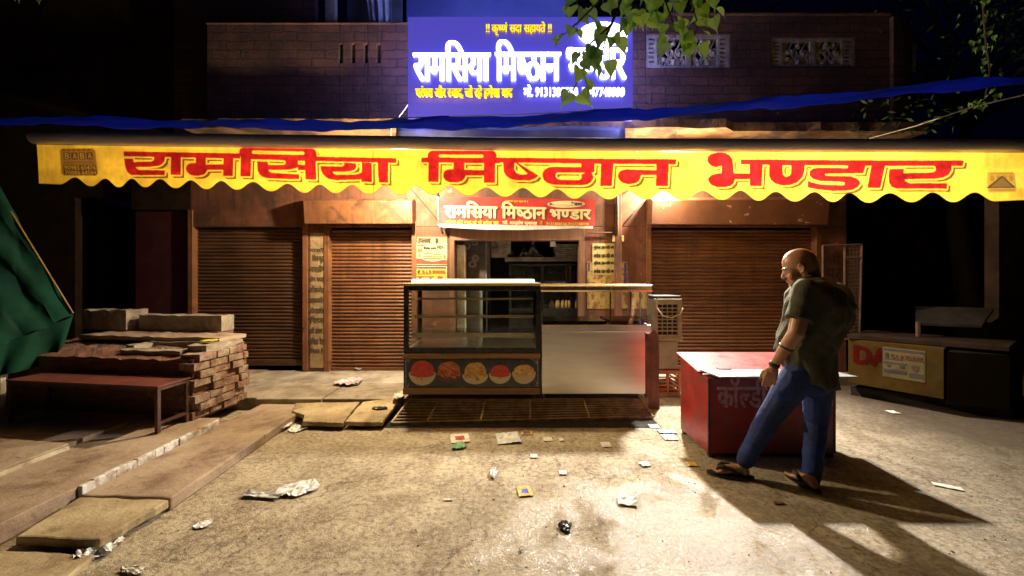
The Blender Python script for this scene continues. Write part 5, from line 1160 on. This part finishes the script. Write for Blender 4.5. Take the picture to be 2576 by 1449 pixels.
scrap('black_scrap', 'scrap', 'black torn scrap on the clean edged ramp slab', 956, 1027, 38, 7, m_blk, .01, z=.115, n=8, round_=True)
scrap('paper_scrap', 'paper', 'long white paper strip on the road at the right edge', 2384, 1226, 54, 10, m_wp, .008, ang=-.55, n=6)
scrap('paper_scrap', 'paper', 'white scrap in front of the ochre stall box', 2246, 1038, 22, 8, m_wp, .012, n=5)
scrap('paper_scrap', 'paper', 'rag of white cloth on the corner between slab and grating', 1003, 1000, 22, 22, m_wp, .06, z=.15, n=8, round_=True)
scrap('paper_scrap', 'paper', 'thin cream straw wrapper on the road below the foil', 1128, 1259, 24, 4, m_wp, .008, n=5)
scrap('paper_scrap', 'paper', 'small scrap of brown paper on the ground below the standing foot', 1958, 1267, 24, 7, M('brown_scrap', (.3, .16, .09), rough=.7), .01, n=5)
b = MB()
for k in range(420):
    x, y = rnd.uniform(-2.1, 4.5), rnd.uniform(1.9, 4.2); s = rnd.uniform(.002, .006)*(1.5 if rnd.random() < .1 else 1)
    b.ball((x, y, s*.4), (s, s*rnd.uniform(.6, 1.2), s*.6), 3)
tag(b.build('grit', M('grit', (.25, .19, .13), (.08, .06, .045), .9, ns=40)), 'loose grit and crumbs scattered over the road', 'grit', kind='stuff')
# ------------------------------------------------------------------ pipal branch hanging over the sign
def leafshape(b, c, s, d, n, curl):
    """heart shaped leaf with a drip tip; c stalk point, d towards the tip, n face normal"""
    d = d.normalized(); n = (n-d*n.dot(d)).normalized(); w = d.cross(n)
    prof = [(0, .0), (-.06, .2), (.02, .40), (.18, .47), (.38, .42), (.58, .28), (.74, .13), (.86, .05), (1.15, .006)]
    mid, L, R_ = [], [], []
    for t, h in prof:
        bend = curl*(t*t)*.5
        ctr = c+d*(s*max(t, 0))*1.0-n*(s*bend); mid.append(ctr)
        e = c+d*(s*t)-n*(s*bend); L.append(e+w*(h*s)+n*(h*s*.28)); R_.append(e-w*(h*s)+n*(h*s*.28))
    o = []
    for a, l, r in zip(mid, L, R_): o += [l, a, r]
    b.add(o, [(3*i, 3*i+1, 3*i+4, 3*i+3) for i in range(len(prof)-1)]+[(3*i+1, 3*i+2, 3*i+5, 3*i+4) for i in range(len(prof)-1)])
m_leaf = [leafmat('pipal_leaf_dark', (.15, .33, .22), (.11, .26, .18), .7), leafmat('pipal_leaf', (.3, .58, .16), (.22, .46, .12), .72), leafmat('pipal_leaf_young', (.26, .5, .06), (.2, .42, .06), .7)]
br = thing('pipal_branch', P(1560, -20, 2.1), 'leafy pipal branch hanging down in front of the glowing sign', 'branch')
tw = MB(); lf = MB()
twigs = [([(1600, -120), (1570, -20), (1540, 60), (1500, 130), (1460, 190), (1440, 235)], 1.95, 12, 1), ([(1560, -60), (1500, 10), (1450, 60), (1415, 90)], 2.0, 7, 0), ([(1580, -60), (1545, 40), (1520, 110), (1510, 160)], 2.05, 6, 1), ([(1540, 60), (1490, 105), (1450, 150)], 1.98, 6, 0),
         ([(1650, -100), (1670, -10), (1690, 50), (1700, 95)], 2.1, 13, 2), ([(1660, -80), (1625, 10), (1610, 60)], 2.15, 9, 1), ([(1700, -100), (1735, -10), (1755, 60), (1745, 100)], 2.15, 13, 2), ([(1700, -90), (1770, -20), (1785, 40)], 2.2, 8, 1), ([(1620, -80), (1590, -10), (1580, 40)], 2.0, 8, 1), ([(1480, -60), (1460, -10), (1440, 30)], 2.1, 6, 0)]
lr = random.Random(21)
for pts, Yd, n, kind in twigs:
    q = [P(x, y, Yd+.02*i) for i, (x, y) in enumerate(pts)]
    tw.tube(q, [.007*(1-.75*i/(len(q)-1)) for i in range(len(q))], 5)
    for k in range(n):
        t = (k+.6)/n*(len(q)-1); i = min(int(t), len(q)-2); c = q[i].lerp(q[i+1], t-i)
        side = 1 if k % 2 else -1
        d0 = Vector((side*lr.uniform(.3, 1), lr.uniform(-.6, .5), -lr.uniform(.15, .8))).normalized()
        st0 = c+d0*lr.uniform(.03, .07); tw.tube([c, c.lerp(st0, .5)+Vector((0, 0, .008)), st0], .0014, 4, False)
        d = Vector((d0.x*.45+lr.uniform(-.3, .3), lr.uniform(-.5, .5), -1)).normalized()
        lf.mi = kind if lr.random() < .7 else lr.randrange(3)
        leafshape(lf, st0, lr.uniform(.062, .098), d, Vector((lr.uniform(-1, 1), -1, lr.uniform(-.2, .7))), lr.uniform(-.3, .8))
tw.build('twig', M('twig_bark', (.07, .05, .03), rough=.8), br)
lf.keep = True; lf.build('leaves', m_leaf, br)
# small spray in the top left corner
sp4 = thing('leaf_spray', P(10, 0, 2.2), 'small pale leaf spray in the top left corner of the sky', 'branch')
lf = MB(); lf.mi = 1
for k in range(5): leafshape(lf, P(-10+k*30, -35+3*k, 2.2), .07, Vector((rnd.uniform(-.6, .6), 0, -1)), Vector((rnd.uniform(-.5, .5), -1, .3)), .2)
lf.keep = True; lf.build('leaves', m_leaf, sp4)
tw = MB(); tw.tube([P(-60, -60, 2.2), P(60, -40, 2.2), P(170, -50, 2.25)], .004, 5); tw.build('twig', m_iron, sp4)
# ------------------------------------------------------------------ trees at right behind the stall
m_tl = [leafmat('tree_leaf_dark', (.025, .05, .015), (.015, .035, .012), .3), leafmat('tree_leaf', (.06, .11, .025), (.04, .08, .02), .4)]
def tree(base, top, spread, nl, label, seed, clus):
    r = random.Random(seed); t = thing('tree', base, label, 'tree', 'trees behind the stall'); tr = MB(); base = Vector(base)
    trunk = [base, base+Vector((.1, .05, 1.2)), base+Vector((-.05, .1, 2.4)), base+Vector((.0, 0, top*.75))]; tr.tube(trunk, [.2, .15, .12, .07], 9)
    lf = MB()
    for k in range(clus):
        c = base+Vector((r.gauss(0, spread), r.gauss(0, spread*.5), top+r.gauss(0, spread*.55)))
        if k < 12: tr.tube([trunk[-1], trunk[-1].lerp(c, .5)+Vector((0, 0, .2)), c], [.05, .03, .012], 5)
        for q in range(nl//clus):
            p = c+Vector((r.gauss(0, .26), r.gauss(0, .26), r.gauss(0, .2))); s = r.uniform(.03, .06)
            d = Vector((r.uniform(-1, 1), r.uniform(-1, 1), r.uniform(-1, .3))).normalized(); n = Vector((r.uniform(-1, 1), r.uniform(-1, 1), r.uniform(-.2, 1))); n = (n-d*n.dot(d)).normalized(); w = d.cross(n)
            lf.mi = 1 if r.random() < .4 else 0
            lf.add([p, p+d*s+w*s*.4, p+d*s*2, p+d*s-w*s*.4], [(0, 1, 2, 3)])
    lf.keep = True; tr.build('trunk', M('bark', (.02, .016, .012), (.012, .009, .007), .9, ns=9, bmp=.5), t, smooth=True); lf.build('crown', m_tl, t)
tree((7.2, 6.3, 0), 5.2, 1.3, 5000, 'dark leafy tree rising above the stall at the right edge', 5, 60)
tree((3.6, 8.6, 0), 6.9, 1.2, 3000, 'dim tree crown showing above the parapet at upper right', 9, 40)
vn = thing('creeper', P(2480, 240, 4.6), 'small lit leaf clusters on a vine hanging by the cable at upper right', 'vine'); lf = MB(); tw = MB(); lf.mi = 1
q = [P(2470, -20, 4.6), P(2478, 90, 4.6), P(2490, 180, 4.55), P(2478, 250, 4.5), P(2440, 270, 4.5)]; tw.tube(q, .008, 5)
for k in range(70):
    i = k % 4; c = q[i].lerp(q[i+1], rnd.random())+Vector((rnd.gauss(0, .09), rnd.gauss(0, .05), rnd.gauss(0, .05)))
    leafshape(lf, c, rnd.uniform(.035, .06), Vector((rnd.uniform(-.8, .8), rnd.uniform(-.5, .5), -1)), Vector((rnd.uniform(-1, 1), -1, rnd.uniform(-.3, .8))), .4)
lf.keep = True; tw.build('stem', m_iron, vn); lf.build('leaves', m_leaf, vn)
# ------------------------------------------------------------------ the man
m_skin = M('skin', (.36, .185, .105), (.29, .14, .078), .4, ns=9, bmp=.06, bs_=120, rv=.08)
m_shirt = M('olive_shirt', (.05, .045, .02), (.034, .031, .014), .85, ns=5, bmp=.5, bs_=14, bd=.02)
m_trim = M('shirt_piping', (.2, .19, .09), rough=.85)
m_jean = M('blue_denim', (.007, .027, .15), (.005, .016, .085), .85, ns=7, bmp=.5, bs_=18, bd=.015)
m_jeanl = M('faded_denim', (.1, .17, .34), (.06, .11, .25), .85, ns=9)
m_rub = M('black_rubber', (.014, .013, .013), rough=.6); m_sole = M('sole_edge', (.35, .28, .2), rough=.7)
m_hair = M('dark_hair', (.02, .015, .012), rough=.6)
MO = Vector((2.1, 2.9, 0)); fv = Vector((-.81, .586, 0)); lv = Vector((-.586, -.81, 0))
def mm(t, l, z): return MO+fv*t+lv*l+Vector((0, 0, z))
MR = Matrix((fv, lv, (0, 0, 1))).transposed()
man = thing('person', (2.08, 2.9, 0), 'bald man in an olive shirt and blue jeans stepping past the red chest', 'person')
def SPx(sx, sy, Y): return P(sx*S2V, sy*S2V, Y)
def tilt(a): return MR @ Matrix.Rotation(a, 3, 'Y')
# limbs' joints
hipL, kneL, ankL = mm(-.005, .10, .88), SPx(3075, 1672, 2.90), SPx(2975, 1852, 2.99)
hipR, kneR, ankR = mm(-.10, -.08, .88), SPx(3266, 1690, 2.93), SPx(3243, 1925, 2.86)
shL, elL, wrL = mm(-.03, .20, 1.42), mm(.02, .285, 1.13), mm(.15, .235, .885)
shR, elR, wrR = mm(-.15, -.2, 1.42), mm(-.2, -.3, 1.14), mm(-.04, -.31, .93)
B = MB()
# head: skull, face, jaw, features, tilted a little down
def H(t, l, z):   # head space: pivot at the neck, pitched forward
    a = .30; p0 = (-.005, 1.575); x, y = t-p0[0], z-p0[1]
    return mm(p0[0]+x*math.cos(a)+y*math.sin(a)+.004, l, p0[1]-x*math.sin(a)+y*math.cos(a)+.005)
ht = tilt(.30)
B.ball(H(-.012, 0, 1.612), (.108, .080, .100), 14, ht)
B.ball(H(-.045, 0, 1.585), (.075, .074, .085), 12, ht)
B.ball(H(.042, 0, 1.575), (.060, .066, .075), 12, ht)
B.ball(H(.038, 0, 1.525), (.058, .062, .075), 12, ht)
B.ball(H(.050, 0, 1.480), (.045, .046, .038), 10, ht)
B.ball(H(.082, 0, 1.462), (.020, .026, .018), 8, ht)
B.ball(H(.015, 0, 1.478), (.055, .058, .035), 10, ht)
for s in (1, -1):
    B.ball(H(.060, s*.045, 1.525), (.028, .022, .03), 8, ht)
    B.ball(H(.083, s*.030, 1.588), (.020, .026, .010), 8, ht)
    B.ball(H(.086, s*.031, 1.567), (.012, .016, .010), 8, ht)
    ea = ht @ Matrix.Rotation(s*-.5, 3, 'Z') @ Matrix.Rotation(-.2, 3, 'Y')
    B.ball(H(-.008, s*.084, 1.562), (.020, .007, .033), 8, ea); B.tube([H(.006, s*.094, 1.585), H(-.012, s*.102, 1.596), H(-.028, s*.100, 1.580), H(-.026, s*.097, 1.556), H(-.010, s*.094, 1.534)], .0065, 7); B.ball(H(-.016, s*.090, 1.572), (.014, .007, .022), 8, ea); B.ball(H(-.002, s*.084, 1.536), (.010, .007, .012), 8, ea)
cap(B, H(.094, 0, 1.578), H(.116, 0, 1.537), .010, .013, 6)
B.ball(H(.114, 0, 1.532), (.014, .017, .011), 8, ht)
for s in (1, -1): B.ball(H(.102, s*.014, 1.530), (.012, .009, .009), 6, ht)
B.ball(H(.096, 0, 1.505), (.012, .024, .007), 6, ht); B.ball(H(.093, 0, 1.492), (.012, .021, .008), 6, ht)
cap(B, mm(-.07, 0, 1.40), H(-.025, 0, 1.53), .072, .064, 8); cap(B, mm(-.085, 0, 1.44), H(-.06, 0, 1.55), .055, .052, 8)
# trunk core, under the clothes
for (t, z, a, c_, h) in ((-.07, 1.36, .13, .17, .1), (-.09, 1.2, .15, .17, .14), (-.04, 1.02, .16, .17, .14), (-.05, .88, .13, .16, .1)):
    B.ball(mm(t, 0, z), (a, c_, h), 10, MR)
# arms
cap(B, shL, elL, .062, .050, 8); cap(B, elL, elL.lerp(wrL, .35), .050, .046, 8); cap(B, elL.lerp(wrL, .3), wrL, .047, .028, 8)
cap(B, shR, elR, .06, .047, 8); cap(B, elR, wrR, .045, .028, 8)
# legs under the jeans, feet
for h, k, a in ((hipL, kneL, ankL), (hipR, kneR, ankR)):
    cap(B, h, k, .08, .05, 8); cap(B, k, a, .048, .034, 8)
def foot(heel, toe, ank, side):
    heel, toe = Vector(heel), Vector(toe); d = (toe-heel).normalized(); w = Vector((-d.y, d.x, 0)).normalized(); L = (toe-heel).length
    up = Vector((0, 0, 1))
    cap(B, ank, heel+d*.055+up*.045, .036, .034, 8); B.ball(heel+d*.04+up*.03, (.033, .033, .03), 8)
    cap(B, heel+d*.06+up*.05, heel+d*(L*.68)+up*.03, .034, .028, 8)
    for k in range(-2, 3): cap(B, heel+d*.1+up*.035, heel+d*(L*.72)+w*k*.017+up*.02, .022, .016, 6)
    for k in range(5):
        o = (k-2)*.0185*side; ln = (.0, -.004, -.012, -.022, -.034)[k]; r0 = .0125 if k == 0 else .0095
        base = heel+d*(L*.74+ln*.6)+w*o*.95+up*.02; cap(B, base, heel+d*(L-.022+ln)+w*o*1.08+up*.016, r0, r0*.95, 5)
fl = (SPx(3004, 1897, 2.97), SPx(2832, 1885, 3.05)); fl = [Vector((p.x, p.y, .022)) for p in fl]
frr = [Vector((2.125, 2.755, .022)), Vector((2.085, 3.01, .022))]
foot(fl[0], fl[1], ankL, 1); foot(frr[0], frr[1], ankR, -1)
# hands: palm, five fingers and a thumb each
def hand(wr, dirv, fwd, out, curl, s):
    """dirv along the hand, fwd towards the index side, out = back of the hand"""
    dirv, fwd, out = dirv.normalized(), fwd.normalized(), out.normalized()
    cap(B, wr, wr+dirv*.03, .027, .026, 6)
    for k in range(4):
        o = fwd*((1.5-k)*.0205); cap(B, wr+dirv*.025+o*.6, wr+dirv*.092+o, .018, .0135, 6)
        L = (.072, .080, .075, .058)[k]; p0 = wr+dirv*.095+o; a = curl*(.6+.16*k)
        d1 = (dirv*math.cos(a*.5)-out*math.sin(a*.5)+fwd*(1.5-k)*.05).normalized(); d2 = (dirv*math.cos(a*1.5)-out*math.sin(a*1.5)).normalized(); d3 = (dirv*math.cos(a*2.2)-out*math.sin(a*2.2)).normalized()
        p1 = p0+d1*L*.48; p2 = p1+d2*L*.32; p3 = p2+d3*L*.22
        cap(B, p0, p1, .0108, .0096, 6); cap(B, p1, p2, .0096, .0085, 6); cap(B, p2, p3, .0085, .0075, 6)
    t0 = wr+dirv*.025+fwd*.022; t1 = t0+(dirv*.75+fwd*.7-out*.25).normalized()*.046; t2 = t1+(dirv+fwd*.25-out*.2).normalized()*.032; t3 = t2+(dirv-out*.1).normalized()*.024
    cap(B, t0, t1, .017, .0125, 6); cap(B, t1, t2, .0122, .0105, 6); cap(B, t2, t3, .0105, .0085, 6)
hand(wrL, Vector((0, 0, -1))+fv*.22, fv, lv, .42, 1)
hand(wrR, Vector((0, 0, -1))+fv*.3, fv, -lv, .4, 1)
body = blob('body', B, m_skin, man, .0052, 5, .5)
# eyes, brows, moustache
E = MB(); Fb = MB()
for s in (1, -1):
    E.ball(H(.0905, s*.031, 1.566), (.0075, .012, .0045), 6, ht)
    Fb.ball(H(.098, s*.031, 1.592), (.008, .024, .005), 6, ht)
E.build('eyes', m_hair, man, smooth=True)
Fb.ball(H(.105, .008, 1.513), (.006, .018, .004), 6, ht); Fb.ball(H(.105, -.008, 1.513), (.006, .018, .004), 6, ht); Fb.build('brows_and_moustache', m_hair, man, smooth=True)
# shirt
T = MB()
prof = [(.775, -.075, .150, .19), (.86, -.05, .168, .205), (.97, -.028, .180, .215), (1.08, -.050, .195, .222), (1.21, -.095, .202, .228), (1.31, -.108, .200, .232), (1.39, -.098, .180, .226), (1.44, -.085, .148, .205), (1.475, -.078, .118, .165), (1.505, -.07, .09, .11)]
rings = []
NS = 40
for i, (z, c_, a, w) in enumerate(prof):
    r = []
    for k in range(NS):
        q = 2*math.pi*k/NS; e = .88
        x, y = math.cos(q), math.sin(q); x = math.copysign(abs(x)**e, x); y = math.copysign(abs(y)**e, y)
        zz = z+(.05*x if i == 0 else .03*x if i == 1 else 0)
        fold = 0
        if i < 7: fold = .010*math.sin(q*7+i*1.3)+.007*math.sin(q*13-i*2)
        r.append(mm(c_+(a+fold)*x, (w+fold)*y, zz))
    rings.append(r)
loft(T, rings)
slL = shL.lerp(elL, .70)
def sleeve(s, e, r0, r1):
    d = (e-s).normalized(); T.ball(s, r0, 10); pts = [s.lerp(e, t) for t in (0, .3, .6, .85, 1)]; T.tube(pts, [r0, r0*1.0, r1*.98, r1*1.02, r1*1.08], 22)
sleeve(shL-fv*.01, slL+fv*.004, .082, .078); sleeve(shR, shR.lerp(elR, .68), .085, .08)
T.ball(mm(-.10, -.1, 1.40), (.13, .13, .09), 10, MR); T.ball(mm(-.2, -.08, 1.34), (.11, .17, .13), 10, MR)
def wr_(p, n):
    q = Vector((p.x*9, p.y*9, p.z*5)); return p+n*(.006*mnoise.noise(q)+.005*mnoise.noise(Vector((p.x*16+p.z*9, p.y*16-p.z*7, p.z*13))))
blob('shirt', T, m_shirt, man, .0085, 4, .5, wr_)
K = MB()
for s in (1,):
    pts = []
    for k in range(17):
        q = -1.9+k*3.8/16; pts.append(mm(-.055+.088*math.cos(q), .082*math.sin(q), 1.492-.028*math.cos(q)+.02))
    K.tube(pts, .013, 7)
K.build('collar', m_shirt, man, smooth=True)
pk = MB(); pk.tube([mm(.03, .262, 1.235), mm(.062, .225, 1.238)], .0035, 5); pk.build('sleeve_seam', m_trim, man)
# jeans
J = MB()
for (z, c_, a, w) in ((.90, -.05, .142, .172), (.82, -.06, .145, .178), (.75, -.06, .13, .165)): J.ball(mm(c_, 0, z), (a, w, .09), 12, MR)
def leg(h, k, a, r):
    kk = [h, h.lerp(k, .35), h.lerp(k, .7), k, k.lerp(a, .3), k.lerp(a, .65), a]; rr = r
    for (p, q), (r0, r1) in zip(zip(kk, kk[1:]), zip(rr, rr[1:])): cap(J, p, q, r0, r1, 8)
hem = lambda k, a, ext: k.lerp(a, ext)
leg(hipL-Vector((0, 0, .05)), kneL, hem(kneL, ankL, .93), [.112, .102, .087, .077, .073, .066, .062])
leg(hipR-Vector((0, 0, .05)), kneR, hem(kneR, ankR, .97), [.112, .102, .086, .074, .070, .064, .060])
def wj(p, n):
    lowk = max(0, 1-abs(p.z-.25)/.22)+.5*max(0, 1-abs(p.z-.5)/.12); return p+n*(.006*mnoise.noise(Vector((p.x*10, p.y*10, p.z*9)))+lowk*.0018*math.sin(p.z*80+p.x*45+p.y*30+9*mnoise.noise(p*5)))
blob('jeans', J, m_jean, man, .0075, 3, .5, wj)
# sandals
def sandal(heel, toe, side):
    d = (toe-heel).normalized(); w = Vector((-d.y, d.x, 0)); L = (toe-heel).length
    out = []
    for k in range(28):
        q = 2*math.pi*k/28; x = .5+.56*math.cos(q); wd = .036+.012*x; out.append(heel+d*(L*(x-.02))+w*(math.copysign(abs(math.sin(q))**.8, math.sin(q))*wd*1.05))
    s = MB(); s.prism([Vector((p.x, p.y, .002)) for p in out], (0, 0, .010)); s.mi = 1; s.prism([Vector((p.x, p.y, .0125)) for p in out], (0, 0, .009)); so = s.build('sandal', [m_sole, m_rub], man)
    st = MB(); toe_p = heel+d*L*.80+w*.009*side+Vector((0, 0, .024)); up = Vector((0, 0, 1))
    for sg_ in (1, -1):
        pts = [toe_p, heel+d*L*.66+w*sg_*.026+up*.060, heel+d*L*.48+w*sg_*.040+up*.052, heel+d*L*.36+w*sg_*.044+up*.018]
        st.tube([pts[0], pts[0].lerp(pts[1], .5)+up*.01, pts[1], pts[2], pts[3]], [.008, .012, .015, .014, .012], 8)
    st.build('strap', m_rub, so)
sandal(fl[0], fl[1], 1); sandal(frr[0], frr[1], -1)
# wrist band, sacred thread round the forearm, pocket stitching
W_ = MB(); dw = (wrL-elL).normalized(); c = wrL-dw*.012; W_.tube([c-dw*.014, c-dw*.004, c+dw*.006, c+dw*.016], [.0335, .0365, .036, .033], 16); W_.build('wrist_band', m_rub, man, smooth=True)
W_ = MB(); c = elL.lerp(wrL, .42); W_.tube([c-dw*.007, c, c+dw*.007], [.0475, .049, .0465], 18); W_.build('arm_tattoo', M('tattoo_ink', (.09, .05, .035), rough=.5), man, smooth=True)
